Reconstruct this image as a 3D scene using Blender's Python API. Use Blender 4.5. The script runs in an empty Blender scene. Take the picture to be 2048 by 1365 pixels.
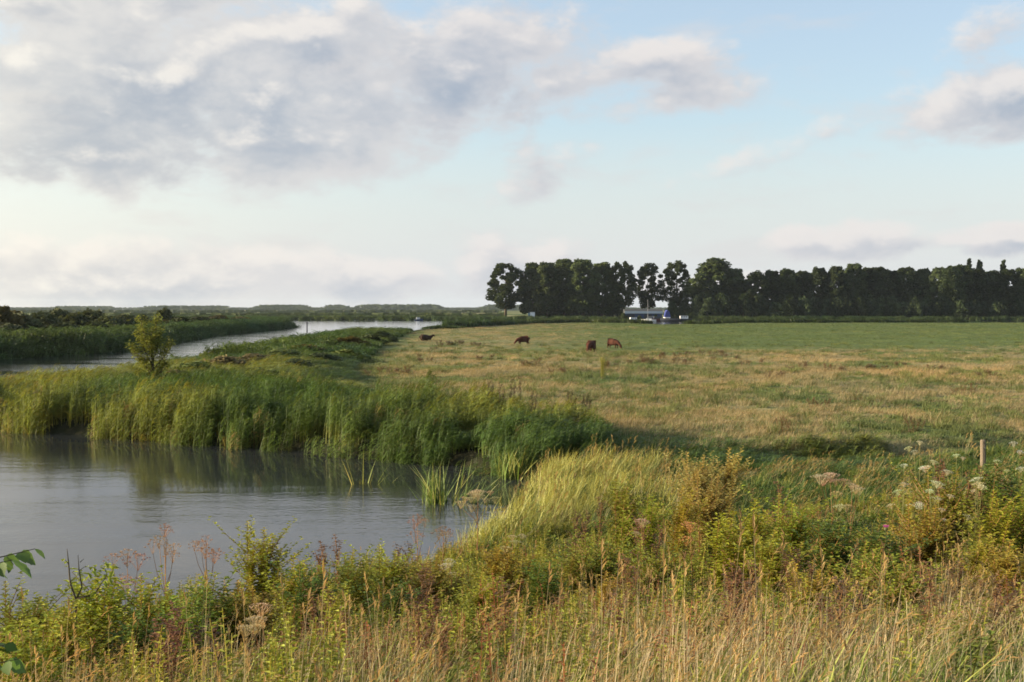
import bpy, bmesh, math, random
import numpy as np
from mathutils import Vector, Matrix, Euler

R = math.radians
random.seed(7)
rng = np.random.default_rng(11)
scene = bpy.context.scene
col = scene.collection

# ------------------------------------------------------------------ camera
F = 2472.0            # focal length in photograph pixels (2048 wide)
CX, CY, HOR = 1024.0, 682.5, 617.0
EYE = 5.2             # eye height over the water
PITCH = math.atan((CY - HOR) / F)
cam_d = bpy.data.cameras.new('camera')
cam_d.sensor_width = 36.0
cam_d.lens = F / 2048.0 * 36.0
cam_d.clip_start = 0.1
cam_d.clip_end = 20000.0
cam = bpy.data.objects.new('camera', cam_d)
col.objects.link(cam)
cam.location = (0, 0, EYE)
cam.rotation_euler = (math.pi / 2 - PITCH, 0, 0)
scene.camera = cam

# ------------------------------------------------------------------ sky and sun
SUN_AZ, SUN_EL = -88.0, 14.0      # degrees from the view direction (left), above the horizon
sdir = Vector((math.sin(R(SUN_AZ)) * math.cos(R(SUN_EL)), math.cos(R(SUN_AZ)) * math.cos(R(SUN_EL)), math.sin(R(SUN_EL))))
sun_d = bpy.data.lights.new('sun', 'SUN')
sun_d.energy = 5.0
sun_d.angle = R(0.6)
sun_d.color = (1.0, 0.82, 0.55)
sun = bpy.data.objects.new('sun', sun_d)
col.objects.link(sun)
sun.location = (-60, 40, 60)
sun.rotation_euler = sdir.to_track_quat('Z', 'Y').to_euler()

scene.view_settings.view_transform = 'Standard'
scene.view_settings.look = 'None'
scene.view_settings.gamma = 1.0
EXPO = 1.4
scene.view_settings.exposure = EXPO
scene.view_settings.use_curve_mapping = False
SKY = 0.10


class X:
    """a float socket with arithmetic"""
    nt = None

    def __init__(s, v):
        s.v = v

    @staticmethod
    def op(o, *a, clamp=False):
        n = X.nt.nodes.new('ShaderNodeMath')
        n.operation = o
        n.use_clamp = clamp
        for i, q in enumerate(a):
            q = q.v if isinstance(q, X) else q
            if isinstance(q, (int, float)):
                n.inputs[i].default_value = q
            else:
                X.nt.links.new(q, n.inputs[i])
        return X(n.outputs[0])

    def __add__(s, o): return X.op('ADD', s, o)
    def __radd__(s, o): return X.op('ADD', o, s)
    def __sub__(s, o): return X.op('SUBTRACT', s, o)
    def __rsub__(s, o): return X.op('SUBTRACT', o, s)
    def __mul__(s, o): return X.op('MULTIPLY', s, o)
    def __rmul__(s, o): return X.op('MULTIPLY', o, s)
    def __truediv__(s, o): return X.op('DIVIDE', s, o)


def sstep(a, b, x):
    n = X.nt.nodes.new('ShaderNodeMapRange')
    n.interpolation_type = 'SMOOTHSTEP'
    n.inputs['From Min'].default_value = a
    n.inputs['From Max'].default_value = b
    X.nt.links.new(x.v, n.inputs['Value'])
    return X(n.outputs['Result'])


def mixc(f, a, b):
    n = X.nt.nodes.new('ShaderNodeMix')
    n.data_type = 'RGBA'
    for sock, q in ((n.inputs[0], f), (n.inputs[6], a), (n.inputs[7], b)):
        q = q.v if isinstance(q, X) else q
        if isinstance(q, (int, float)):
            sock.default_value = q
        elif isinstance(q, tuple):
            sock.default_value = (*q, 1)
        else:
            X.nt.links.new(q, sock)
    return n.outputs[2]


def noise_node(vec, scale, detail=6, rough=0.55, dist=0.0):
    n = X.nt.nodes.new('ShaderNodeTexNoise')
    n.inputs['Scale'].default_value = scale
    n.inputs['Detail'].default_value = detail
    n.inputs['Roughness'].default_value = rough
    n.inputs['Distortion'].default_value = dist
    X.nt.links.new(vec, n.inputs['Vector'])
    return X(n.outputs['Fac'])


def vmath(op, a, b):
    n = X.nt.nodes.new('ShaderNodeVectorMath')
    n.operation = op
    for i, q in enumerate((a, b)):
        if isinstance(q, tuple):
            n.inputs[i].default_value = q
        else:
            X.nt.links.new(q, n.inputs[i])
    return n


def make_world():
    w = bpy.data.worlds.new('World')
    scene.world = w
    w.use_nodes = True
    nt = w.node_tree
    nt.nodes.clear()
    X.nt = nt
    L = nt.links
    out = nt.nodes.new('ShaderNodeOutputWorld')
    bg = nt.nodes.new('ShaderNodeBackground')
    bg.inputs['Strength'].default_value = SKY
    L.new(bg.outputs[0], out.inputs['Surface'])
    sky = nt.nodes.new('ShaderNodeTexSky')
    sky.sky_type = 'NISHITA'
    sky.sun_disc = False
    sky.sun_elevation = R(SUN_EL)
    sky.sun_rotation = R(SUN_AZ)
    sky.altitude = 0
    sky.air_density = 1.0
    sky.dust_density = 1.6
    sky.ozone_density = 1.6
    tc = nt.nodes.new('ShaderNodeTexCoord')
    dirv = tc.outputs['Generated']
    sep = nt.nodes.new('ShaderNodeSeparateXYZ')
    L.new(dirv, sep.inputs[0])
    x, y, z = (X(sep.outputs[i]) for i in range(3))
    A = X.op('ARCTAN2', x, y) * 57.2958
    E = X.op('ARCSINE', z) * 57.2958
    # cloud banks: centre and half-size, slant, weight
    banks = [  # px, py, rx, ry, slant, weight
        (150, 215, 380, 190, 0.05, 1.0), (560, 190, 460, 210, 0.18, 1.15), (860, 140, 330, 150, 0.2, .95),
        (1100, 185, 260, 80, 0.15, .7), (300, 40, 520, 110, 0.0, .75), (1370, 155, 180, 75, -.05, .8),
        (1060, 335, 110, 75, 0.3, .35), (2010, 225, 260, 70, 0.12, .75), (2030, 95, 130, 60, 0.3, .55),
        (1545, 305, 150, 22, 0.35, .15),
        (100, 560, 480, 95, 0.0, 1.1), (500, 560, 240, 70, 0.0, 1.0), (740, 565, 170, 55, 0.0, .9),
        (1045, 530, 150, 70, 0.0, .6), (1600, 492, 90, 38, 0.0, .95), (1730, 486, 130, 46, 0.02, 1.0), (1890, 488, 110, 24, 0.02, .8), (2000, 488, 100, 34, 0.05, .95),
        (1350, 575, 420, 35, 0.0, .45),
    ]

    def bank_field(A, E):
        B = None
        k = 57.2958 / F
        for px, py, rx, ry, sl, wt in banks:
            a0 = math.degrees(math.atan((px - CX) / F))
            e0 = math.degrees(math.atan((HOR - py) / F))
            da = (A - a0)
            q = da / (rx * k)
            de = (E - e0 - da * sl) / (ry * k)
            g = (1.0 - (q * q + de * de)) * wt
            B = g if B is None else X.op('SMOOTH_MAX', B, g, 0.25)
        return X.op('MAXIMUM', B, -1.2)
    # the same broken cloud goes on beyond the frame
    gen = (noise_node(vmath('MULTIPLY', dirv, (1, 1, 2.2)).outputs[0], 3.2, 3) - 0.5) * 4.0 - 0.25
    side = sstep(26, 40, X.op('ABSOLUTE', A))
    up = sstep(17, 26, E)
    gate = X.op('MAXIMUM', side, up)
    wide = gen - (1.0 - gate) * 3.0
    B = X.op('MAXIMUM', bank_field(A, E), wide)
    B2 = X.op('MAXIMUM', bank_field(A - .5, E + .75), wide)

    sx, sy, sz = sdir
    vec = vmath('MULTIPLY', dirv, (1, 1, 1.7)).outputs[0]
    n1 = noise_node(vec, 12.0, 10, 0.60, 0.15)
    off = vmath('ADD', vec, (-.009, -.002, .022)).outputs[0]
    n2 = noise_node(off, 12.0, 6, 0.55, 0.2)
    n3 = noise_node(vmath('ADD', vec, (3.1, 1.7, .4)).outputs[0], 7.0, 4)
    raw = B * 0.75 + (n1 - 0.5) * 2.7
    raw2 = B2 * 0.75 + (n2 - 0.5) * 2.7
    dens = sstep(-0.16, 0.46, raw)
    thick = sstep(0.15, 1.15, raw + (n3 - .5) * 1.8)
    lit = sstep(-0.05, 0.62, raw - raw2)
    dot = X(vmath('DOT_PRODUCT', dirv, (sx, sy, sz)).outputs['Value'])
    near = sstep(0.05, 0.62, dot)
    k = 1.0 / (SKY * 2 ** EXPO)
    shade = mixc(near, (.36 * k, .42 * k, .52 * k), (.43 * k, .45 * k, .49 * k))
    bright = mixc(near, (.92 * k, .85 * k, .80 * k), (1.15 * k, 1.06 * k, .90 * k))
    body = mixc(thick, mixc(.45, bright, shade), shade)
    body = mixc(lit * .8, body, bright)
    # a bright haze veil lies over the horizon, in front of the low cloud as well
    low = sstep(13.0, 0.5, E)
    veil = mixc(near, (.76 * k, .79 * k, .82 * k), (.97 * k, .945 * k, .87 * k))
    clear = mixc(X.op('MAXIMUM', low * .9, .28), sky.outputs[0], veil)
    body = mixc(low * .22, body, veil)
    n4 = noise_node(vmath('MULTIPLY', dirv, (1, 1, 3.6)).outputs[0], 8.0, 7, .62, .3)
    clear = mixc(sstep(.50, .74, n4) * .5, clear, mixc(.35, bright, shade))
    colr = mixc(dens * .88, clear, body)
    L.new(colr, bg.inputs['Color'])
    w.cycles.sampling_method = 'MANUAL'
    w.cycles.sample_map_resolution = 1024


make_world()
cy = scene.cycles
cy.use_denoising = True
cy.max_bounces = 6
cy.diffuse_bounces = 3
cy.glossy_bounces = 3
cy.transmission_bounces = 4
cy.transparent_max_bounces = 6
cy.volume_bounces = 0
cy.caustics_reflective = False
cy.caustics_refractive = False
cy.sample_clamp_indirect = 6.0
cy.filter_width = 1.7

# ------------------------------------------------------------------ helpers: pixels, noise, tags


def ray(px, py):
    """direction of a photograph pixel, scaled so that y = 1"""
    u, v = (px - CX) / F, (CY - py) / F
    c, s = math.cos(PITCH), math.sin(PITCH)
    d = Vector((u, c + v * s, v * c - s))
    return d / d.y


def at(px, py, y):
    d = ray(px, py)
    return Vector((d.x * y, y, EYE + d.z * y))


def vnoise(x, y, seed=0):
    x = np.asarray(x, float); y = np.asarray(y, float)
    xi = np.floor(x).astype(np.int64); yi = np.floor(y).astype(np.int64)
    fx = x - xi; fy = y - yi
    fx = fx * fx * (3 - 2 * fx); fy = fy * fy * (3 - 2 * fy)

    def h(a, b):
        n = (a * 374761393 + b * 668265263 + seed * 1442695041) & 0x7fffffff
        n = ((n ^ (n >> 13)) * 1274126177) & 0x7fffffff
        return ((n ^ (n >> 16)) & 0xffff) / 65535.0
    a = h(xi, yi); b = h(xi + 1, yi); c = h(xi, yi + 1); d = h(xi + 1, yi + 1)
    return (a * (1 - fx) + b * fx) * (1 - fy) + (c * (1 - fx) + d * fx) * fy


def fbm(x, y, seed=0, oct=3):
    r = 0; amp = .5; tot = 0
    for i in range(oct):
        r = r + amp * vnoise(np.asarray(x) * 2 ** i, np.asarray(y) * 2 ** i, seed + i * 17)
        tot += amp; amp *= .5
    return r / tot


def smooth(a, b, x):
    t = np.clip((np.asarray(x, float) - a) / (b - a), 0, 1)
    return t * t * (3 - 2 * t)


def tag(o, label=None, cat=None, group=None, kind=None):
    if label: o['label'] = label
    if cat: o['category'] = cat
    if group: o['group'] = group
    if kind: o['kind'] = kind
    return o


def empty(name, loc, rz=0.0, scale=(1, 1, 1)):
    o = bpy.data.objects.new(name, None)
    o.empty_display_size = 0.2
    col.objects.link(o)
    o.location = loc
    o.rotation_euler = (0, 0, rz)
    o.scale = scale
    return o


def link(name, mesh, parent=None, loc=None):
    o = bpy.data.objects.new(name, mesh)
    col.objects.link(o)
    if parent: o.parent = parent
    if loc is not None: o.location = loc
    return o


ORD = ['first', 'second', 'third', 'fourth', 'fifth', 'sixth', 'seventh', 'eighth', 'ninth', 'tenth', 'eleventh', 'twelfth',
       'thirteenth', 'fourteenth', 'fifteenth', 'sixteenth', 'seventeenth', 'eighteenth', 'nineteenth', 'twentieth']
TENS = {2: ('twenty', 'twentieth'), 3: ('thirty', 'thirtieth'), 4: ('forty', 'fortieth'), 5: ('fifty', 'fiftieth'), 6: ('sixty', 'sixtieth'), 7: ('seventy', 'seventieth'), 8: ('eighty', 'eightieth'), 9: ('ninety', 'ninetieth')}


def ordinal(i):
    n = i + 1
    if n <= 20: return ORD[n - 1]
    t, u = divmod(n, 10)
    return TENS[t][1] if u == 0 else TENS[t][0] + '-' + ORD[u - 1]


# ------------------------------------------------------------------ materials
MATS = {}


def new_mat(name):
    m = bpy.data.materials.new(name)
    m.use_nodes = True
    nt = m.node_tree
    nt.nodes.clear()
    X.nt = nt
    o = nt.nodes.new('ShaderNodeOutputMaterial')
    return m, nt, o


def foliage_mat(name, source, transl=0.35, rough=0.55, spec=0.2):
    """colour = (scatter or object colour) x vertex tint"""
    m, nt, out = new_mat(name)
    L = nt.links
    if source == 'INSTANCER':
        a = nt.nodes.new('ShaderNodeAttribute'); a.attribute_type = 'INSTANCER'; a.attribute_name = 'hue'
        c0 = a.outputs['Color']
    else:
        oi = nt.nodes.new('ShaderNodeObjectInfo'); c0 = oi.outputs['Color']
    v = nt.nodes.new('ShaderNodeAttribute'); v.attribute_type = 'GEOMETRY'; v.attribute_name = 'tint'
    mul = vmath('MULTIPLY', c0, v.outputs['Color']).outputs[0]
    p = nt.nodes.new('ShaderNodeBsdfPrincipled')
    p.inputs['Roughness'].default_value = rough
    p.inputs['Specular IOR Level'].default_value = spec
    L.new(mul, p.inputs['Base Color'])
    t = nt.nodes.new('ShaderNodeBsdfTranslucent')
    tcol = vmath('MULTIPLY', mul, (1.25, 1.2, .8)).outputs[0]
    L.new(tcol, t.inputs['Color'])
    mx = nt.nodes.new('ShaderNodeMixShader')
    mx.inputs[0].default_value = transl
    L.new(p.outputs[0], mx.inputs[1]); L.new(t.outputs[0], mx.inputs[2])
    L.new(mx.outputs[0], out.inputs['Surface'])
    MATS[name] = m
    return m


foliage_mat('blade', 'INSTANCER', .28)
foliage_mat('leaf', 'OBJECT', .30)
foliage_mat('far_leaf', 'OBJECT', .22, .7, .1)


def plain_mat(name, c, rough=.7, var=.25, scale=3.0, metallic=0.0, spec=.3, bump=0.0):
    m, nt, out = new_mat(name)
    tc = nt.nodes.new('ShaderNodeTexCoord')
    n = noise_node(tc.outputs['Object'], scale, 5, .6)
    c2 = mixc(n, tuple(q * (1 - var) for q in c), tuple(min(1, q * (1 + var)) for q in c))
    p = nt.nodes.new('ShaderNodeBsdfPrincipled')
    p.inputs['Roughness'].default_value = rough
    p.inputs['Metallic'].default_value = metallic
    p.inputs['Specular IOR Level'].default_value = spec
    nt.links.new(c2, p.inputs['Base Color'])
    if bump:
        b = nt.nodes.new('ShaderNodeBump'); b.inputs['Strength'].default_value = bump
        b.inputs['Distance'].default_value = .02
        nt.links.new(n.v, b.inputs['Height']); nt.links.new(b.outputs[0], p.inputs['Normal'])
    nt.links.new(p.outputs[0], out.inputs['Surface'])
    MATS[name] = m
    return m


plain_mat('bark', (.085, .07, .05), .9, .4, 4, spec=.1, bump=.6)
plain_mat('post_wood', (.17, .135, .10), .9, .35, 14, spec=.15, bump=.8)
plain_mat('cow_coat', (.060, .020, .011), .8, .35, 5, spec=.15)
plain_mat('cow_dark', (.035, .02, .013), .8, .35, 5, spec=.15)
plain_mat('cow_pale', (.55, .48, .40), .8, .2, 5, spec=.15)
plain_mat('boat_white', (.75, .76, .76), .4, .06, 2)
plain_mat('boat_dark', (.03, .035, .05), .5, .2, 2)
plain_mat('boat_red', (.11, .03, .025), .6, .3, 2)
plain_mat('tarp_blue', (.03, .045, .20), .6, .25, 1.5, bump=.5)
plain_mat('hall_blue', (.03, .055, .13), .6, .15, 1)
plain_mat('hall_pale', (.36, .42, .47), .5, .08, 1)
plain_mat('roof_dark', (.05, .055, .06), .8, .2, 1)
plain_mat('roof_tile', (.22, .08, .05), .8, .25, 2)
plain_mat('brick_wall', (.16, .10, .08), .9, .3, 2)
plain_mat('glass', (.05, .06, .07), .1, .1, 1, spec=.6)
plain_mat('metal', (.5, .5, .5), .35, .1, 3, metallic=.8)
plain_mat('hut_white', (.66, .70, .74), .6, .08, 1)
plain_mat('hut_blue', (.08, .16, .24), .6, .12, 1)
plain_mat('planks', (.14, .11, .085), .9, .3, 3)
plain_mat('concrete', (.3, .3, .28), .9, .2, 1)


def water_mat(name, wave, shelter=False):
    m, nt, out = new_mat(name)
    L = nt.links
    g = nt.nodes.new('ShaderNodeNewGeometry')
    sc = vmath('MULTIPLY', g.outputs['Position'], (1.0, 1.0, 1)).outputs[0]
    n1 = noise_node(sc, 5.5, 3, .55, .3)
    sc2 = vmath('MULTIPLY', g.outputs['Position'], (.35, 1.1, 1)).outputs[0]
    n2 = noise_node(sc2, 1.3, 3, .5)
    n3 = noise_node(vmath('MULTIPLY', g.outputs['Position'], (.06, .22, 1)).outputs[0], 1.0, 3, .5)
    # calm slicks and rippled lanes
    amp = sstep(.35, .62, n3) * .75 + .25
    if shelter:         # the water lies calm in the lee of the reed bed
        sp = nt.nodes.new('ShaderNodeSeparateXYZ'); L.new(g.outputs['Position'], sp.inputs[0])
        dist = (X(sp.outputs[0]) * -.553) - (X(sp.outputs[1]) - 38.4) * .833
        lee = sstep(1.5, 8.0, dist + (n3 - .5) * 7.0)
        amp = amp * (lee * .9 + .10)
    h = (n1 * .6 + n2 * 1.0) * amp
    b = nt.nodes.new('ShaderNodeBump')
    b.inputs['Strength'].default_value = 1.0
    b.inputs['Distance'].default_value = wave
    L.new(h.v, b.inputs['Height'])
    p = nt.nodes.new('ShaderNodeBsdfPrincipled')
    p.inputs['Base Color'].default_value = (.022, .026, .028, 1)
    p.inputs['IOR'].default_value = 1.333
    p.inputs['Specular IOR Level'].default_value = .5
    L.new((amp * .05 + .015).v, p.inputs['Roughness'])
    L.new(b.outputs[0], p.inputs['Normal'])
    L.new(p.outputs[0], out.inputs['Surface'])
    MATS[name] = m


water_mat('pond_water', .015, True)
water_mat('river_water', .016)


def ground_mat():
    m, nt, out = new_mat('ground')
    L = nt.links
    g = nt.nodes.new('ShaderNodeNewGeometry')
    v = nt.nodes.new('ShaderNodeAttribute'); v.attribute_name = 'soil'
    n1 = noise_node(vmath('MULTIPLY', g.outputs['Position'], (1, .7, 1)).outputs[0], 1.4, 8, .65)
    n2 = noise_node(vmath('MULTIPLY', g.outputs['Position'], (1, .45, 1)).outputs[0], .12, 6, .6)
    f = (n1 - .5) * 1.1 + (n2 - .5) * .9 + 1.0
    mul = nt.nodes.new('ShaderNodeVectorMath'); mul.operation = 'SCALE'
    L.new(v.outputs['Color'], mul.inputs[0]); L.new(X.op('MAXIMUM', f, .25).v, mul.inputs['Scale'])
    # greener where the fine noise is low
    c2 = mixc(sstep(.56, .40, n1) * .45, mul.outputs[0], vmath('MULTIPLY', mul.outputs[0], (.62, .95, .6)).outputs[0])
    p = nt.nodes.new('ShaderNodeBsdfPrincipled')
    p.inputs['Roughness'].default_value = .95
    p.inputs['Specular IOR Level'].default_value = .05
    L.new(c2, p.inputs['Base Color'])
    b = nt.nodes.new('ShaderNodeBump'); b.inputs['Strength'].default_value = .9; b.inputs['Distance'].default_value = .28
    L.new(n1.v, b.inputs['Height']); L.new(b.outputs[0], p.inputs['Normal'])
    L.new(p.outputs[0], out.inputs['Surface'])
    MATS['ground'] = m


ground_mat()

# ------------------------------------------------------------------ the lie of the land
POND = [(-60, 0), (-40, 0.5), (-20, 8.5), (-8.3, 14.6), (-4.4, 19.2), (-1.6, 22.3), (-.7, 26.5), (0.0, 30.5), (.5, 34), (1.0, 36.6), (0, 38.4),
        (-1.8, 40.6), (-5, 43.2), (-10, 46.2), (-16, 49.6), (-22, 53), (-45, 60), (-60, 45)]
RIVER = [(-60, -40), (-58, 60), (-54, 131), (-50, 146), (-53, 180), (-60, 243), (-61, 335), (-66, 350), (-90, 400), (-150, 470), (-260, 500),
         (-260, 540), (-100, 538), (-40, 530), (0, 516), (40, 502), (80, 500), (150, 506), (500, 522), (900, 560), (900, 500), (500, 432),
         (150, 405), (74, 396), (42, 393), (24, 404), (10, 392), (-3, 365), (-13, 320), (-21, 276), (-28, 217), (-26.5, 114), (-28, 80),
         (-32, 66), (-46, 64), (-50, -40)]
DITCH = [(1.4, 37.0), (9, 39.6), (20, 44), (40, 54), (90, 85)]


def seg_dist(x, y, a, b):
    ax, ay = a; bx, by = b
    dx, dy = bx - ax, by - ay
    t = np.clip(((x - ax) * dx + (y - ay) * dy) / (dx * dx + dy * dy), 0, 1)
    return np.hypot(x - ax - t * dx, y - ay - t * dy)


def poly_sdf(x, y, P):
    x = np.asarray(x, float); y = np.asarray(y, float)
    d = np.full(x.shape, 1e9); ins = np.zeros(x.shape, bool)
    for i in range(len(P)):
        a, b = P[i - 1], P[i]
        d = np.minimum(d, seg_dist(x, y, a, b))
        if a[1] != b[1]:
            c = ((a[1] > y) != (b[1] > y)) & (x < (b[0] - a[0]) * (y - a[1]) / (b[1] - a[1]) + a[0])
            ins ^= c
    return np.where(ins, -d, d)


def line_dist(x, y, P):
    d = np.full(np.shape(x), 1e9)
    for a, b in zip(P[:-1], P[1:]):
        d = np.minimum(d, seg_dist(x, y, a, b))
    return d


def sdike(x, y):
    return -.447 * np.asarray(x) + .894 * np.asarray(y)


def height(x, y):
    x = np.asarray(x, float); y = np.asarray(y, float)
    z = .30 + .26 * fbm(x / 14, y / 14, 3, 2) + .17 * fbm(x / 2.7, y / 2.7, 5, 2)
    s = sdike(x, y)
    zd = np.interp(s, [0, 2, 6, 11, 17, 20, 25], [3.55, 3.5, 2.72, 1.72, .78, .6, .3]) + .30 * (fbm(x / 1.7, y / 1.7, 9, 3) - .5)
    z = np.maximum(z, zd)
    dd = line_dist(x, y, DITCH)
    z = z - .5 * (1 - smooth(.5, 2.8, dd)) * smooth(0, 3, x)
    p = poly_sdf(x, y, POND)
    z = -1.1 + (z + 1.1) * smooth(-1.4, .9, p)
    z = z - .38 * np.exp(-((x - 54) / 14.0) ** 4 - ((y - 385) / 40.0) ** 4)
    r = poly_sdf(x, y, RIVER)
    z = -1.1 + (z + 1.1) * smooth(-2.2, 1.2, r)
    return z


def H(x, y):
    return float(height(np.array([x]), np.array([y]))[0])


def meadow_edge(y):
    """x where the reed land along the river ends and the meadow begins"""
    return np.interp(y, [44, 50, 60, 90, 164, 312, 380], [4, -3, -7, -12, -17.5, -24, -20])


def green_frac(x, y):
    """how green the meadow is: dry and tan near by, green beyond and to the right"""
    a = np.asarray(x) / np.maximum(np.asarray(y), 1)
    far = smooth(105, 150, y + 60 * (fbm(np.asarray(x) / 30, np.asarray(y) / 45, 21, 3) - .5))
    right = smooth(-.06, .12, a + .10 * (fbm(np.asarray(x) / 40, np.asarray(y) / 40, 23, 2) - .5))
    g = far * (.25 + .75 * right)
    patch = smooth(.47, .66, fbm(np.asarray(x) / 5, np.asarray(y) / 8, 29, 3))
    near = (1 - smooth(52, 88, y)) * .72
    edge = .85 * (1 - smooth(0, 9, np.asarray(x) - meadow_edge(y) + 5 * (fbm(np.asarray(x) / 4, np.asarray(y) / 6, 33, 2) - .5)))
    g = np.maximum(g, edge)
    return np.clip(np.maximum(g, np.maximum(patch * .85, near * (.4 + .6 * patch))), 0, 1)


def soil_colour(x, y):
    n = len(x)
    g = green_frac(x, y)[:, None]
    tan = np.array([.215, .185, .10]); grn = np.array([.095, .12, .045])
    c = tan * (1 - g) + grn * g
    s = sdike(x, y)
    dk = np.array([.10, .095, .04])
    w = (1 - smooth(28, 34, s))[:, None]
    c = c * (1 - w) + dk * w
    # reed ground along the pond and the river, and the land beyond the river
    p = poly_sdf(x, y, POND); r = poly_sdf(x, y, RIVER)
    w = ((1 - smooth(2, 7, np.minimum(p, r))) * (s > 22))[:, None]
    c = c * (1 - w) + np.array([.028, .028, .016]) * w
    beyond = (x < -40) | (y > 505)
    fld = np.array([.085, .105, .04]) + (np.array([.24, .21, .11]) - np.array([.085, .105, .04])) * smooth(.52, .62, fbm(x / 420 + 3, y / 160, 41, 2))[:, None]
    w = (beyond * smooth(520, 640, y))[:, None]
    c = np.where(beyond[:, None], np.array([.06, .075, .03]), c)
    c = c * (1 - w) + fld * w
    return c


def grow_axis(lo, hi, step, rate, c=0.0):
    a = [c]
    while a[-1] < hi: a.append(a[-1] + step + rate * abs(a[-1] - c))
    b = [c]
    while b[-1] > lo: b.append(b[-1] - step - rate * abs(b[-1] - c))
    return np.array(sorted(set(b[1:] + a)))


def build_terrain():
    xs = grow_axis(-3600, 3600, .45, .028)
    ys = np.concatenate([grow_axis(-60, 5, .8, .03, 5.0), grow_axis(5, 46, .36, .0, 5.0)[1:]])
    far = [ys[-1]]
    while far[-1] < 3700: far.append(far[-1] + .5 + .011 * (far[-1] - 46))
    ys = np.concatenate([ys, far[1:]])
    gx, gy = np.meshgrid(xs, ys)
    z = height(gx.ravel(), gy.ravel())
    nx, ny = len(xs), len(ys)
    v = np.stack([gx.ravel(), gy.ravel(), z], 1)
    i = np.arange(nx * ny).reshape(ny, nx)
    f = np.stack([i[:-1, :-1], i[:-1, 1:], i[1:, 1:], i[1:, :-1]], -1).reshape(-1, 4)
    me = bpy.data.meshes.new('ground')
    me.vertices.add(len(v)); me.vertices.foreach_set('co', v.ravel().astype(np.float32))
    me.loops.add(f.size); me.loops.foreach_set('vertex_index', f.ravel().astype(np.int32))
    me.polygons.add(len(f)); me.polygons.foreach_set('loop_start', np.arange(0, f.size, 4, dtype=np.int32))
    me.update(calc_edges=True)
    me.polygons.foreach_set('use_smooth', np.ones(len(f), bool))
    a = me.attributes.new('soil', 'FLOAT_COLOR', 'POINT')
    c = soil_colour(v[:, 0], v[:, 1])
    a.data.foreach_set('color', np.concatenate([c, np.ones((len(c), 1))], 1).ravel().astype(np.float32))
    me.materials.append(MATS['ground'])
    tag(link('ground', me), 'flat marsh land with a grassy dike slope in front and meadow behind', 'ground', kind='structure')
    print('terrain', nx, ny)


build_terrain()


def build_water(name, poly, label):
    bm = bmesh.new()
    xs = [p[0] for p in poly]; ys = [p[1] for p in poly]
    vs = [bm.verts.new((px_, py_, 0)) for px_, py_ in poly]
    f = bm.faces.new(vs)
    bmesh.ops.triangulate(bm, faces=[f])
    bmesh.ops.recalc_face_normals(bm, faces=bm.faces)
    for f in bm.faces:
        if f.normal.z < 0: f.normal_flip()
    me = bpy.data.meshes.new(name); bm.to_mesh(me); bm.free()
    me.materials.append(MATS[name])
    tag(link(name, me), label, 'water', kind='structure')


def inflate(P, d):
    """push a polygon outwards so that the water runs into its bank"""
    out = []
    n = len(P)
    area = sum(P[i - 1][0] * P[i][1] - P[i][0] * P[i - 1][1] for i in range(n))
    sg = 1 if area > 0 else -1
    for i in range(n):
        a, b, c = Vector(P[i - 1]), Vector(P[i]), Vector(P[(i + 1) % n])
        t = ((b - a).normalized() + (c - b).normalized()).normalized()
        out.append((b.x + sg * t.y * d, b.y - sg * t.x * d))
    return out


build_water('pond_water', inflate(POND, 1.0), 'rippled grey pond water in front of the reeds')
build_water('river_water', inflate(RIVER, 1.2), 'bright river winding past the meadow to the boats')

# ------------------------------------------------------------------ mesh collector


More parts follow.
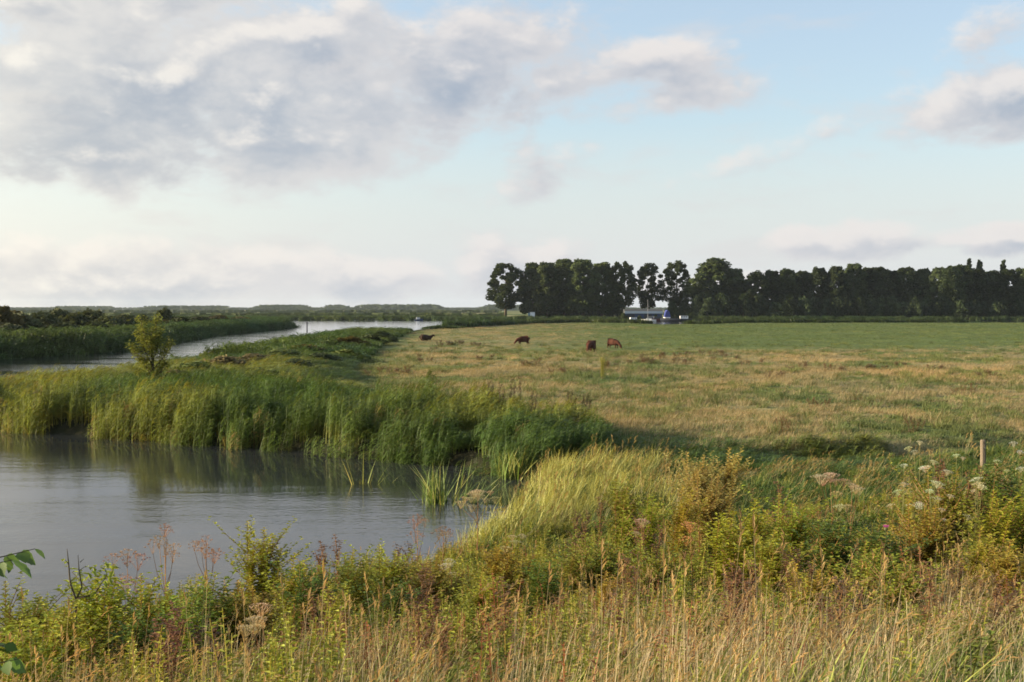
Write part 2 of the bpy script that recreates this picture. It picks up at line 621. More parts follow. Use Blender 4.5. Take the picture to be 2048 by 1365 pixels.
class MB:
    def __init__(s):
        s.v = []; s.f = []; s.c = []; s.m = []

    def quad_strip(s, pts, side, widths, tint):
        """a blade: spine points, a side vector (or one for each point), a half-width for each"""
        b = len(s.v)
        for i, p in enumerate(pts):
            sd = side[i] if isinstance(side, list) else side
            w = widths[i]
            tt = tint[i] if isinstance(tint, list) else tint
            if w <= 1e-6:
                s.v.append(tuple(p)); s.c.append(tt)
            else:
                s.v.append(tuple(p - sd * w)); s.v.append(tuple(p + sd * w)); s.c += [tt, tt]
        k = b
        for i in range(len(pts) - 1):
            if widths[i + 1] <= 1e-6:
                s.f.append((k, k + 1, k + 2)); break
            s.f.append((k, k + 1, k + 3, k + 2)); k += 2

    def leaf(s, p, d, up, L, W, tint, bend=.15):
        """a pointed leaf: base, widest at the middle, tip"""
        d = d.normalized(); sd = d.cross(up)
        sd = sd.normalized() if sd.length > 1e-4 else Vector((1, 0, 0))
        nrm = sd.cross(d)
        b = len(s.v)
        m = p + d * L * .45
        s.v += [tuple(p), tuple(m - sd * W + nrm * W * .35), tuple(p + d * L - nrm * L * bend), tuple(m + sd * W + nrm * W * .35)]
        s.c += [tint] * 4
        s.f += [(b, b + 1, b + 2), (b, b + 2, b + 3)]

    def quad(s, p, a, b_, tint):
        b = len(s.v)
        s.v += [tuple(p - a - b_), tuple(p + a - b_), tuple(p + a + b_), tuple(p - a + b_)]
        s.c += [tint] * 4
        s.f.append((b, b + 1, b + 2, b + 3))

    def tube(s, pts, rad, n=5, tint=(1, 1, 1), cap=True):
        rings = []
        for i, p in enumerate(pts):
            p = Vector(p)
            d = Vector(pts[min(i + 1, len(pts) - 1)]) - Vector(pts[max(i - 1, 0)])
            d = d.normalized() if d.length > 1e-9 else Vector((0, 0, 1))
            a = d.orthogonal().normalized() if abs(d.z) < .99 else Vector((1, 0, 0))
            a = (a - d * a.dot(d)).normalized()
            b = d.cross(a)
            r = []
            for k in range(n):
                t = 2 * math.pi * k / n
                r.append(len(s.v))
                s.v.append(tuple(p + (a * math.cos(t) + b * math.sin(t)) * rad[i])); s.c.append(tint)
            rings.append(r)
        for q, w in zip(rings[:-1], rings[1:]):
            for k in range(n):
                s.f.append((q[k], q[(k + 1) % n], w[(k + 1) % n], w[k]))
        if cap:
            s.f.append(tuple(reversed(rings[0]))); s.f.append(tuple(rings[-1]))

    def box(s, c, h, tint=(1, 1, 1)):
        b = len(s.v)
        for dz in (-1, 1):
            for dx, dy in ((-1, -1), (1, -1), (1, 1), (-1, 1)):
                s.v.append((c[0] + dx * h[0], c[1] + dy * h[1], c[2] + dz * h[2])); s.c.append(tint)
        for f in ((0, 3, 2, 1), (4, 5, 6, 7), (0, 1, 5, 4), (1, 2, 6, 5), (2, 3, 7, 6), (3, 0, 4, 7)):
            s.f.append(tuple(b + q for q in f))

    def mesh(s, name, mat, smooth_=False):
        me = bpy.data.meshes.new(name)
        me.from_pydata(s.v, [], s.f)
        a = me.attributes.new('tint', 'FLOAT_COLOR', 'POINT')
        a.data.foreach_set('color', np.array([(*c, 1) for c in s.c], np.float32).ravel())
        me.materials.append(MATS[mat])
        if smooth_: me.polygons.foreach_set('use_smooth', [True] * len(me.polygons))
        return me


def rv(a, b): return random.uniform(a, b)


def polar(a): return Vector((math.cos(a), math.sin(a), 0))


# ------------------------------------------------------------------ tufts for the grass and the reeds
def grass_tuft(n, h, spread, w, lean, curve, heads=0.0, wind=.5, tip=(1, 1, 1), segs=3, head=(.9, .75, .5), headlen=.12):
    mb = MB()
    for _ in range(n):
        a = rv(0, 6.283); r = spread * math.sqrt(random.random())
        p = polar(a) * r + Vector((0, 0, -.05))
        d = (polar(rv(0, 6.283)) * (1 - wind) + Vector((1, .15, 0)) * wind)
        hh = h * rv(.55, 1.05); ln = lean * rv(.3, 1.4); cv = curve * rv(.2, 1.6)
        side = Vector((-d.y, d.x, 0)).normalized() if d.length > .05 else Vector((1, 0, 0))
        side = (Matrix.Rotation(rv(-1.2, 1.2), 3, 'Z') @ side)
        pts = []; wd = []
        t0 = rv(.8, 1.2)
        for i in range(segs + 1):
            t = i / segs
            pts.append(p + Vector((0, 0, hh * t * (1 - .25 * cv * t * t))) + d * hh * (ln * t + cv * .55 * t * t))
            wd.append(w * (1 - t ** 1.7) * (1 if t > 0 else .7))
        tint = [tuple(t0 * (1 + (tip[k] - 1) * (i / segs)) for k in range(3)) for i in range(segs + 1)]
        hd = random.random() < heads
        if hd:
            wd = [w * .45] * (segs + 1)
        mb.quad_strip(pts, side, wd, tint)
        if hd:
            e = pts[-1]; dd = (pts[-1] - pts[-2]).normalized()
            tt = tuple(t0 * q for q in head)
            for q in range(5):
                pp = e + dd * headlen * (q / 4 - .5)
                mb.leaf(pp, dd + polar(rv(0, 6.28)) * .5, Vector((0, 0, 1)), headlen * .55, headlen * .07, tt)
    return mb


def reed_tuft(n, h, spread, plume=.5):
    mb = MB()
    for _ in range(n):
        p = polar(rv(0, 6.28)) * spread * math.sqrt(random.random()) + Vector((0, 0, -.15))
        hh = h * rv(.75, 1.06)
        ln = rv(.0, .14); yl = rv(-.05, .05)
        t0 = rv(.78, 1.2)
        def sp(t): return p + Vector((hh * ln * t * t, hh * yl * t, hh * t))
        sd = polar(rv(0, 6.28))
        base = (1.55 * t0, 1.15 * t0, .95 * t0); top = (t0, t0, t0)
        mb.quad_strip([sp(0), sp(.25), sp(.5), sp(.96)], sd, [.009, .009, .008, .004], [base, base, top, top])
        for i in range(9):
            t = .22 + .74 * (i + rv(0, .8)) / 9
            b = sp(t)
            d = (Vector((rv(.3, 1.0), rv(-.75, .75), 0)) if random.random() < .8 else polar(rv(0, 6.28))).normalized()
            L = rv(.32, .55) * (1.0 if t < .8 else .75)
            up0 = rv(.5, 1.1)
            pts = [b, b + d * L * .4 + Vector((0, 0, L * .42 * up0)), b + d * L * .85 + Vector((0, 0, L * (.42 * up0 - rv(.0, .25))))]
            lt = rv(.8, 1.2)
            tt = (t0 * lt * 1.05, t0 * lt, t0 * lt * .9)
            if t < .38 and random.random() < .6: tt = (1.7 * t0, 1.15 * t0, 1.0 * t0)
            side = (Vector((-d.y, d.x, 0)) * rv(.6, 1) + Vector((0, 0, rv(-.5, .5)))).normalized()
            mb.quad_strip(pts, side, [.010, .013, 0], tt)
        if random.random() < plume:
            e = sp(.96)
            for q in range(7):
                mb.leaf(e + Vector((.015 * q, 0, .03 * q)), Vector((rv(.3, 1), rv(-.4, .4), rv(.2, 1.0))), Vector((0, 0, 1)), rv(.12, .2), .012,
                        (1.2 * t0, .95 * t0, 1.0 * t0))
    return mb


def far_reed(n, h, w, spread):
    """a coarse clump for beds that are seen from far off"""
    mb = MB()
    for _ in range(n):
        p = polar(rv(0, 6.28)) * spread * math.sqrt(random.random()) + Vector((0, 0, -.2))
        hh = h * rv(.7, 1.08); t0 = rv(.75, 1.25)
        d = Vector((rv(-.05, .22), rv(-.1, .1), 0))
        sd = polar(rv(0, 6.28))
        mb.quad_strip([p, p + Vector((0, 0, hh * .55)) + d * hh * .3, p + Vector((0, 0, hh)) + d * hh], sd, [w * .7, w, 0],
                      [(t0, t0, t0), (t0, t0, t0), (t0 * 1.15, t0 * 1.1, t0)])
        for q in range(3):
            b = p + Vector((0, 0, hh * rv(.45, .95)))
            mb.leaf(b, Vector((rv(-.3, 1), rv(-.8, .8), rv(.1, .8))), Vector((0, 0, 1)), hh * .28, w * .7, (t0, t0, t0))
    return mb


def herb_tuft(n, h, spread, leafL, leafW, tip=(1.1, 1.0, .7)):
    """leafy weeds: a few stems with many small leaves"""
    mb = MB()
    for _ in range(n):
        p = polar(rv(0, 6.28)) * spread * math.sqrt(random.random()) + Vector((0, 0, -.05))
        hh = h * rv(.5, 1.05)
        bx, by = rv(-.1, .25), rv(-.15, .15)
        def sp(t): return p + Vector((bx * hh * t * t, by * hh * t, hh * t))
        t0 = rv(.8, 1.2)
        mb.quad_strip([sp(0), sp(.5), sp(1)], polar(rv(0, 6.28)), [.006, .005, .002], (1.1 * t0, .8 * t0, .7 * t0))
        k = int(hh / .028)
        for i in range(k):
            t = .15 + .85 * i / k
            d = polar(rv(0, 6.28)) + Vector((0, 0, rv(-.1, .8)))
            lt = t0 * rv(.7, 1.25)
            mb.leaf(sp(t), d, Vector((0, 0, 1)), leafL * (1.15 - .6 * t) * rv(.7, 1.2), leafW * (1.15 - .5 * t),
                    tuple(lt * (1 + (q - 1) * t) for q in tip), .2)
    return mb


def scatter(name, P, hue, kind, scl, rot, tufts, label, cat, zsc=None):
    """instances of the tufts on the points P; one object"""
    me = bpy.data.meshes.new(name)
    n = len(P)
    me.vertices.add(n); me.vertices.foreach_set('co', np.asarray(P, np.float32).ravel())
    a = me.attributes.new('hue', 'FLOAT_COLOR', 'POINT')
    a.data.foreach_set('color', np.concatenate([hue, np.ones((n, 1))], 1).astype(np.float32).ravel())
    a = me.attributes.new('kind_index', 'INT', 'POINT'); a.data.foreach_set('value', np.asarray(kind, np.int32))
    zs = scl if zsc is None else zsc
    a = me.attributes.new('size', 'FLOAT_VECTOR', 'POINT')
    a.data.foreach_set('vector', np.stack([scl, scl, zs], 1).astype(np.float32).ravel())
    a = me.attributes.new('turn', 'FLOAT_VECTOR', 'POINT')
    a.data.foreach_set('vector', np.asarray(rot, np.float32).ravel())
    o = link(name, me)
    ng = bpy.data.node_groups.new(name + '_scatter', 'GeometryNodeTree')
    ng.interface.new_socket('Geometry', in_out='INPUT', socket_type='NodeSocketGeometry')
    ng.interface.new_socket('Geometry', in_out='OUTPUT', socket_type='NodeSocketGeometry')
    N = ng.nodes; L = ng.links
    gi = N.new('NodeGroupInput'); go = N.new('NodeGroupOutput')
    jn = N.new('GeometryNodeJoinGeometry')

    def attr(nm, ty):
        q = N.new('GeometryNodeInputNamedAttribute'); q.data_type = ty; q.inputs['Name'].default_value = nm
        return q.outputs['Attribute']
    k = attr('kind_index', 'INT'); sc_ = attr('size', 'FLOAT_VECTOR'); tr = attr('turn', 'FLOAT_VECTOR')
    e2r = N.new('FunctionNodeEulerToRotation'); L.new(tr, e2r.inputs[0])
    for i, t in enumerate(tufts):
        m = t.mesh(name + '_tuft', 'blade')
        src = bpy.data.objects.new(name + '_tuft', m)      # not in the scene: only its mesh is instanced
        oi = N.new('GeometryNodeObjectInfo'); oi.inputs['Object'].default_value = src
        oi.inputs['As Instance'].default_value = False
        cm = N.new('FunctionNodeCompare'); cm.data_type = 'INT'; cm.operation = 'EQUAL'
        ia = [s for s in cm.inputs if s.type == 'INT']
        L.new(k, ia[0]); ia[1].default_value = i
        ip = N.new('GeometryNodeInstanceOnPoints')
        L.new(gi.outputs[0], ip.inputs['Points']); L.new(cm.outputs[0], ip.inputs['Selection'])
        L.new(oi.outputs['Geometry'], ip.inputs['Instance'])
        L.new(e2r.outputs[0], ip.inputs['Rotation']); L.new(sc_, ip.inputs['Scale'])
        L.new(ip.outputs[0], jn.inputs[0])
    L.new(jn.outputs[0], go.inputs[0])
    md = o.modifiers.new('scatter', 'NODES'); md.node_group = ng
    tag(o, label, cat, kind='stuff')
    print(name, n, 'tufts')
    return o


def wedge(d0, d1, dens, amin=-.50, amax=.50):
    """points with a given density (per square metre) in the wedge the camera looks over; dens may fall with the distance"""
    pts = []
    edges = np.geomspace(d0, d1, 14)
    for a, b in zip(edges[:-1], edges[1:]):
        area = (b * b - a * a) / 2 * (amax - amin)
        n = int(area * dens((a + b) / 2))
        y = np.sqrt(rng.uniform(a * a, b * b, n)); t = rng.uniform(amin, amax, n)
        pts.append(np.stack([t * y, y], 1))
    return np.concatenate(pts)


def lift(p): return np.concatenate([p, height(p[:, 0], p[:, 1])[:, None]], 1)


def turn(n, spin=.7, tilt=.08):
    return np.stack([rng.normal(0, tilt, n), rng.normal(0, tilt, n), rng.uniform(-spin, spin, n)], 1)


def blend(cols, wts):
    """pick a palette colour for each point"""
    cols = np.array(cols); w = np.stack(wts, 1); w = w / w.sum(1, keepdims=True)
    u = rng.uniform(0, 1, (len(w), 1)); k = (np.cumsum(w, 1) < u).sum(1).clip(0, len(cols) - 1)
    return k


# ------------------------------------------------------------------ grass on the dike slope
def dike_grass():
    p = np.concatenate([wedge(4.3, 30, lambda d: 95 if d < 9 else 70 if d < 15 else 48),
                        wedge(3.0, 22, lambda d: 45, .50, .95), wedge(3.0, 22, lambda d: 45, -.85, -.50)])
    s = sdike(p[:, 0], p[:, 1]); pd = poly_sdf(p[:, 0], p[:, 1], POND)
    gap = fbm(p[:, 0] / .9, p[:, 1] / .9, 79, 2)
    p = p[(s < 21.5) & (pd > .15) & ((gap > .33) | (rng.uniform(0, 1, len(gap)) < .35))]
    x, y = p[:, 0], p[:, 1]; s = sdike(x, y); a = x / y
    n1 = fbm(x / 1.5, y / 1.5, 51, 3); n2 = fbm(x / .8, y / .8, 57, 2); n3 = fbm(x / 3.2, y / 3.2, 63, 2)
    near = 1 - smooth(6.5, 11, y)
    rgt = smooth(-.08, .3, a)
    straw = .10 + 1.0 * near * (.55 + .45 * rgt) * (.35 + .65 * smooth(.40, .60, n3)) + .5 * smooth(.50, .64, n1)
    fluff = .25 + .55 * near + 1.0 * smooth(.5, .65, n3) * (.4 + rgt)
    fine = 1.3 * smooth(.40, .60, 1 - n1) + .55 + .5 * near * smooth(.5, .62, 1 - n3)
    broad = .45 + .5 * smooth(12, 18, y)
    herb = (.25 + 1.7 * smooth(.46, .60, n2)) * (1 - .97 * near) * (1.1 - .5 * rgt)
    red = (.05 + .7 * smooth(.58, .72, fbm(x / 1.1, y / 1.1, 71, 2))) * (1 - .75 * near)
    lush = (.01 + .6 * smooth(.52, .66, fbm(x / 1.3, y / 1.3, 75, 2))) * (1 - .6 * near * rgt)
    k = blend(np.eye(7), [fine, broad, straw, herb, red, fluff, lush])
    base = np.array([[.12, .175, .04], [.19, .225, .05], [.42, .34, .215], [.19, .225, .045], [.19, .105, .055], [.38, .31, .19], [.11, .165, .035]])
    hue = base[k] * rng.normal(1, .16, (len(k), 1)).clip(.6, 1.5)
    warm = fbm(x / .6, y / .6, 83, 2)[:, None]
    hue = hue * (1 + (warm - .5) * np.array([.6, .3, .1]))
    scl = rng.uniform(.75, 1.25, len(k))
    hum = .35 + 1.3 * fbm(x / .75, y / .75, 87, 2)
    zsc = rng.uniform(.7, 1.15, len(k)) * hum * (.62 + .30 * near) * (1 - .25 * smooth(14.5, 18, s))
    zsc = np.where((k == 3) | (k == 4), zsc * (1.2 + .35 * smooth(10, 13, s)), zsc)
    zsc = np.where(k == 6, rng.uniform(.6, 1.3, len(k)), zsc)
    tufts = [grass_tuft(22, .62, .12, .0042, .22, .55, wind=.35),
             grass_tuft(12, .72, .12, .008, .20, .7, wind=.4, tip=(1.15, 1.05, .9)),
             grass_tuft(13, 1.0, .14, .0024, .42, .45, heads=.28, wind=.5, headlen=.075),
             herb_tuft(5, .72, .15, .090, .019),
             herb_tuft(4, .75, .12, .055, .013, (1.1, .8, .7)),
             grass_tuft(22, .62, .12, .0030, .3, .7, heads=.2, wind=.55, headlen=.05),
             herb_tuft(7, .42, .18, .125, .034)]
    scatter('dike_grass', lift(p), hue.clip(.01, .7), k, scl, turn(len(k)), tufts, 'tangled green and straw coloured grass on the near dike slope', 'grass', zsc)


def mound_grass():
    p = wedge(17, 41, lambda d: 36, -.09, .5)
    x, y = p[:, 0], p[:, 1]
    s = sdike(x, y); pd = poly_sdf(x, y, POND); dt = line_dist(x, y, DITCH)
    m = (s > 18) & (pd > -.15) & (dt > .9) & (x > -2) & (s < 37 - .2 * np.maximum(x, 0)) & (y < np.interp(x, [c[0] for c in DITCH], [c[1] for c in DITCH]))
    m &= (fbm(x / .9, y / .9, 93, 2) > .36) & (fbm(x / 2.2, y / 2.2, 94, 2) > .30)
    p = p[m]; x, y = p[:, 0], p[:, 1]; s = sdike(x, y)
    bright = (1 - smooth(2.5, 5.5, x + 2 * (fbm(x / 2, y / 2, 91, 2) - .5))) * smooth(19, 22, s)
    n1 = fbm(x / 1.8, y / 1.8, 95, 2)
    k = blend(np.eye(4), [bright * (.3 + .9 * smooth(.38, .56, n1)) + .05, .28 + 1.0 * (1 - bright), .04 + .22 * smooth(.55, .7, n1), .16 + .4 * (1 - bright)])
    base = np.array([[.27, .29, .10], [.065, .108, .027], [.33, .28, .15], [.11, .16, .033]])  # second tone: green grass, darkened to paint in the shade by the ditch
    hue = base[k] * rng.normal(1, .15, (len(k), 1)).clip(.6, 1.4)
    tufts = [grass_tuft(16, 1.15, .16, .009, .28, .85, heads=.10, wind=.45, tip=(1.2, 1.08, .9), headlen=.14),
             grass_tuft(16, .85, .15, .009, .25, .6, wind=.5),
             grass_tuft(10, 1.2, .14, .005, .3, .5, heads=.6, wind=.7, headlen=.17),
             herb_tuft(4, .9, .15, .085, .02)]
    scl = rng.uniform(.75, 1.2, len(k))
    hi = .35 + .75 * fbm(x / 2.6, y / 2.6, 97, 2) + .55 * fbm(x / .8, y / .8, 99, 2)
    hi *= (.50 + .44 * smooth(.2, .6, bright)) * (.6 + .4 * smooth(18, 22.5, s))
    scatter('bank_grass', lift(p), hue.clip(.01, .7), k, scl, turn(len(k), 1.3, .16), tufts,
            'bright yellow-green long grass bent by the wind at the pond end', 'grass', scl * hi)


def reeds():
    # the bed along the pond and on the tongue of land between pond and river
    p = np.concatenate([wedge(37, 62, lambda d: 9.5, -.50, .3), wedge(62, 110, lambda d: 4.2, -.50, .02)])
    x, y = p[:, 0], p[:, 1]
    pd = poly_sdf(x, y, POND); rd = poly_sdf(x, y, RIVER); dt = line_dist(x, y, DITCH)
    bed = (pd > -.9) & (pd < 6.0) & (y > 36.5) & (x < 3.2) & (sdike(x, y) > 33.5)
    tongue = (x < meadow_edge(y)) & (rd > -1.2) & (pd > -.9) & (y > 44)
    dit = (dt < 2.4) & (x > 2) & (y > 37) & (y < 60) & (x < 19)
    m = bed | tongue | dit
    p, x, y, pd, rd = p[m], x[m], y[m], pd[m], rd[m]
    dit = (x > 3.0)
    n1 = fbm(x / 3.0, y / 3.0, 101, 3)
    n2 = fbm(x / 9, y / 9, 107, 2)
    # thin it in bays so that the front is uneven
    bay = fbm(x / 1.6, y / 1.6, 103, 2)
    keep = ~((pd < .5) & (bay < .34))
    p, x, y, pd, n1, n2, dit, rd, bay = (q[keep] for q in (p, x, y, pd, n1, n2, dit, rd, bay))
    hgt = (.80 + .42 * n1) * np.where(dit, .62 - .25 * smooth(6, 10, x), 1.0) * (1 - .36 * smooth(53, 66, y)) * .85
    # tallest where the bed bulges in front, lower to the right
    hgt *= 1 - .34 * smooth(-6, 3, x)
    hgt *= np.where(y > 50, .45 + .55 * smooth(.0, 5.0, meadow_edge(y) - x), 1.0)
    hgt *= 1 - .12 * (1 - smooth(4, 14, rd))
    hgt *= np.where(pd < 2.2, .5 + .5 * smooth(.24, .42, bay), 1.0)
    hgt *= .66 + .68 * fbm(x / 1.1, y / 1.1, 109, 2)
    young = smooth(.45, .65, n2)[:, None]
    hue = np.array([.070, .125, .030]) * (1 - young) + np.array([.18, .215, .045]) * young
    hue = hue * rng.normal(1, .17, (len(x), 1)).clip(.55, 1.5)
    dry = rng.uniform(0, 1, len(x)) < (.012 + .05 * (pd < .8))
    hue[dry] = np.array([.25, .21, .09])
    k = rng.integers(0, 4, len(x))
    tufts = [reed_tuft(7, 2.0, .26, .15), reed_tuft(7, 2.15, .28, .45), reed_tuft(6, 1.85, .24, .0), reed_tuft(8, 2.05, .3, .2)]
    scl = rng.uniform(.85, 1.15, len(x)) * np.where(y > 62, 1.45, 1.0)
    scatter('reed_bed', lift(p), hue.clip(.01, .6), k, scl, turn(len(x), .5, .05), tufts, 'tall green reed bed with yellow stems standing along the pond', 'reeds', hgt)

    # farther along the river on the meadow side
    p = wedge(105, 400, lambda d: .9 if d < 200 else .5, -.30, .40)
    x, y = p[:, 0], p[:, 1]; rd = poly_sdf(x, y, RIVER)
    a = x / y
    strip = (rd > -1.5) & (rd < 5.5) & (y > 280)
    gap = (a > .112) & (a < .1415) & (y > 360)
    m = (((x < meadow_edge(y)) & (rd > -1.5) & (y < 330)) | strip) & ~gap & (x > -40) & (y < 470)
    p = p[m]; x, y = p[:, 0], p[:, 1]
    hue = np.array([.075, .115, .033]) * rng.normal(1, .2, (len(x), 1)).clip(.5, 1.5)
    wv = fbm(x / 14, y / 14, 113, 2)[:, None]
    hue = hue * (1 + (wv - .5) * np.array([1.2, .6, .2]))
    hue *= (1 - .35 * smooth(230, 330, y))[:, None]
    tufts = [far_reed(26, 2.0, .05, .7), far_reed(26, 2.1, .06, .75), far_reed(24, 1.8, .05, .65)]
    hs = rng.uniform(.7, 1.15, len(x)) * (1 - .28 * smooth(300, 360, y)) * np.where(y < 300, .35 + .38 * smooth(0, 7, meadow_edge(y) - x), 1)
    sc_ = np.where(y > 200, 2.2, 1.6) * rng.uniform(.8, 1.2, len(x))
    scatter('river_reeds', lift(p), hue.clip(.01, .5), rng.integers(0, 3, len(x)), sc_, turn(len(x), 3, .03), tufts,
            'dark green reeds along the meadow side of the river', 'reeds', hs)

    # the far bank
    p = np.concatenate([wedge(100, 400, lambda d: 1.0 if d < 220 else .6, -.50, -.14), wedge(470, 600, lambda d: .22, -.35, .45)])
    x, y = p[:, 0], p[:, 1]; rd = poly_sdf(x, y, RIVER)
    a = x / y
    m = ((x < -46) & (rd > -2.2) & (rd < 30) & (y < 420)) | ((y > 490) & (rd > -1.5) & (rd < 9) & ~((a > .085) & (a < .145)))
    p = p[m]; x, y = p[:, 0], p[:, 1]; rd = poly_sdf(x, y, RIVER)
    hue = np.array([.062, .098, .034]) * rng.normal(1, .2, (len(x), 1)).clip(.5, 1.5)
    hue = hue * (1 + (fbm(x / 20, y / 20, 119, 2)[:, None] - .5) * np.array([1.0, .5, .2]))
    hs = rng.uniform(.9, 1.25, len(x)) * np.where(rd > 9, .72, .95) * np.where(y > 450, .75, 1)
    scatter('far_bank_reeds', lift(p), hue.clip(.01, .5), rng.integers(0, 3, len(x)), rng.uniform(1.6, 2.6, len(x)), turn(len(x), 3, .03), tufts,
            'dark reeds lining the far bank of the river', 'reeds', hs)


def meadow_grass():
    p = wedge(40, 395, lambda d: 9.0 if d < 60 else 4.5 if d < 90 else 1.6 if d < 140 else .42, -.16, .5)
    x, y = p[:, 0], p[:, 1]
    pd = poly_sdf(x, y, POND); rd = poly_sdf(x, y, RIVER)
    m = (x > meadow_edge(y) - 2) & (pd > 3) & (rd > 4) & (sdike(x, y) > 30)
    p = p[m]; x, y = p[:, 0], p[:, 1]
    g = green_frac(x, y)
    u = rng.uniform(0, 1, len(x))
    k = np.where(u < g, rng.integers(0, 2, len(x)), rng.integers(2, 4, len(x)))
    base = np.array([[.095, .13, .04], [.12, .15, .05], [.27, .22, .12], [.23, .195, .105], [.115, .135, .045]])
    tus = (rng.uniform(0, 1, len(x)) < .05 * smooth(.42, .58, fbm(x / 6, y / 6, 139, 2)) * 4) & (y < 170)
    k = np.where(tus, 4, k)
    hue = base[k] * rng.normal(1, .17, (len(x), 1)).clip(.55, 1.5)
    wv = fbm(x / 7, y / 9, 131, 3)[:, None]
    hue = hue * (1 + (wv - .5) * np.array([.8, .45, .3]))
    tufts = [grass_tuft(34, .20, .30, .012, .35, .8, wind=.3), grass_tuft(30, .26, .28, .012, .35, .8, wind=.3),
             grass_tuft(34, .36, .30, .008, .4, .7, heads=.35, wind=.5, headlen=.06), grass_tuft(34, .24, .32, .009, .45, .7, wind=.5), grass_tuft(44, .48, .22, .012, .35, .8, wind=.2)]
    scl = rng.uniform(.7, 1.25, len(x)) * np.interp(y, [40, 90, 200, 400], [1.0, 1.3, 2.4, 4.0])
    zs = rng.uniform(.5, 1.3, len(x)) * np.where(y > 130, .8, 1.0) * (.2 + 1.7 * fbm(x / 3, y / 3, 137, 3))
    scatter('meadow_grass', lift(p), hue.clip(.01, .6), k, scl, turn(len(x), .7, .05), tufts, 'dry tan and green pasture grass of the wide meadow', 'grass', zs)


dike_grass()
mound_grass()
reeds()
meadow_grass()


# ------------------------------------------------------------------ trees
def crown_mesh(name, h, r, base, n_cl, n_leaf, size, shape, cr=.2, mat='far_leaf'):
    """leaf-clump quads in clusters through the crown's volume; shape(t) is the outline radius for the height t"""
    mb = MB()
    for c in range(n_cl):
        t = (c + random.random()) / n_cl
        rr = r * shape(t)
        a = c * 2.399 + rv(-.5, .5)
        q = rr * math.sqrt(rv(.15, 1.0))
        cen = Vector((math.cos(a) * q, math.sin(a) * q, base + (h - base) * t))
        rad = r * cr * rv(.7, 1.35) * (1.1 - .35 * t)
        ct = rv(.75, 1.3)
        for _ in range(n_leaf):
            d = Vector((random.gauss(0, 1), random.gauss(0, 1), random.gauss(0, .85)))
            p = cen + d.normalized() * rad * (random.random() ** .45)
            u = Vector((random.gauss(0, 1), random.gauss(0, 1), random.gauss(0, 1))).normalized()
            w = u.orthogonal().normalized()
            s_ = size * rv(.5, 1.2)
            tt = ct * rv(.8, 1.2)
            mb.quad(p, u * s_, w * s_ * .7, (tt, tt, tt * .95))
    return mb.mesh(name, mat)


def trunk_mesh(name, h, r, base, spread, n_limb=8):
    mb = MB()
    pts = [(0, 0, -.4), (.03 * h * .1, 0, h * .2), (0.1, .1, h * .5), (0, 0, h * .9)]
    mb.tube(pts, [r * 1.25, r, r * .65, r * .12], 7)
    for i in range(n_limb):
        t = .22 + .6 * i / n_limb
        a = i * 2.4
        z0 = h * t
        e = Vector((math.cos(a), math.sin(a), 0)) * spread * rv(.5, .85)
        mb.tube([(0, 0, z0), tuple(e * .5 + Vector((0, 0, z0 + h * .06))), tuple(e + Vector((0, 0, z0 + h * .16)))], [r * .4 * (1.1 - t), r * .25 * (1.1 - t), r * .06], 5)
    return mb.mesh(name, 'bark', True)


def dome(t): return max(.12, math.sin(math.pi * (.16 + .80 * t)) ** .7)
def oval(t): return max(.15, math.sin(math.pi * (.08 + .86 * t)) ** .6)
def spire(t): return max(.2, math.sin(math.pi * (.10 + .84 * t)) ** .8)


POPLAR = [(crown_mesh('crown', 1.0 * 24, 5.4, 3.6, 86, 150, .36, dome, .31), trunk_mesh('trunk', 22, .38, 5, 4.5)) for _ in range(4)]
AIRY = [(crown_mesh('crown', 24, 5.2, 5.6, 52, 120, .34, oval, .27), trunk_mesh('trunk', 22.5, .36, 6, 4.8, 11)) for _ in range(3)]
BELT = [(crown_mesh('crown', 24, 5.4, 1.2, 92, 150, .36, lambda t: max(.2, math.sin(math.pi * (.30 + .66 * t)) ** .55), .31), trunk_mesh('trunk', 22, .36, 2, 4.5)) for _ in range(4)]
SPIRE = [(crown_mesh('crown', 24, 2.3, 3.0, 46, 80, .36, spire, .45), trunk_mesh('trunk', 23, .3, 3, 1.6)) for _ in range(2)]
BUSH = [(crown_mesh('crown', 3.4, 2.3, .25, 26, 80, .17, lambda t: max(.25, math.cos(t * 1.35)), .34), trunk_mesh('trunk', 2.6, .09, .3, 1.5, 6)) for _ in range(4)]


def put_tree(name, kind, x, y, h, wx, hue, rz=None, href=24.0, rref=5.3, sink=.1):
    cm, tm = kind
    sz = h / href
    o = empty(name, (x, y, H(x, y) - sink), rv(0, 6.28) if rz is None else rz, (wx / rref / 2, wx / rref / 2, sz))
    c = link('crown', cm, o); c.color = (*hue, 1); c['kind'] = 'stuff'
    link('trunk', tm, o)
    return o


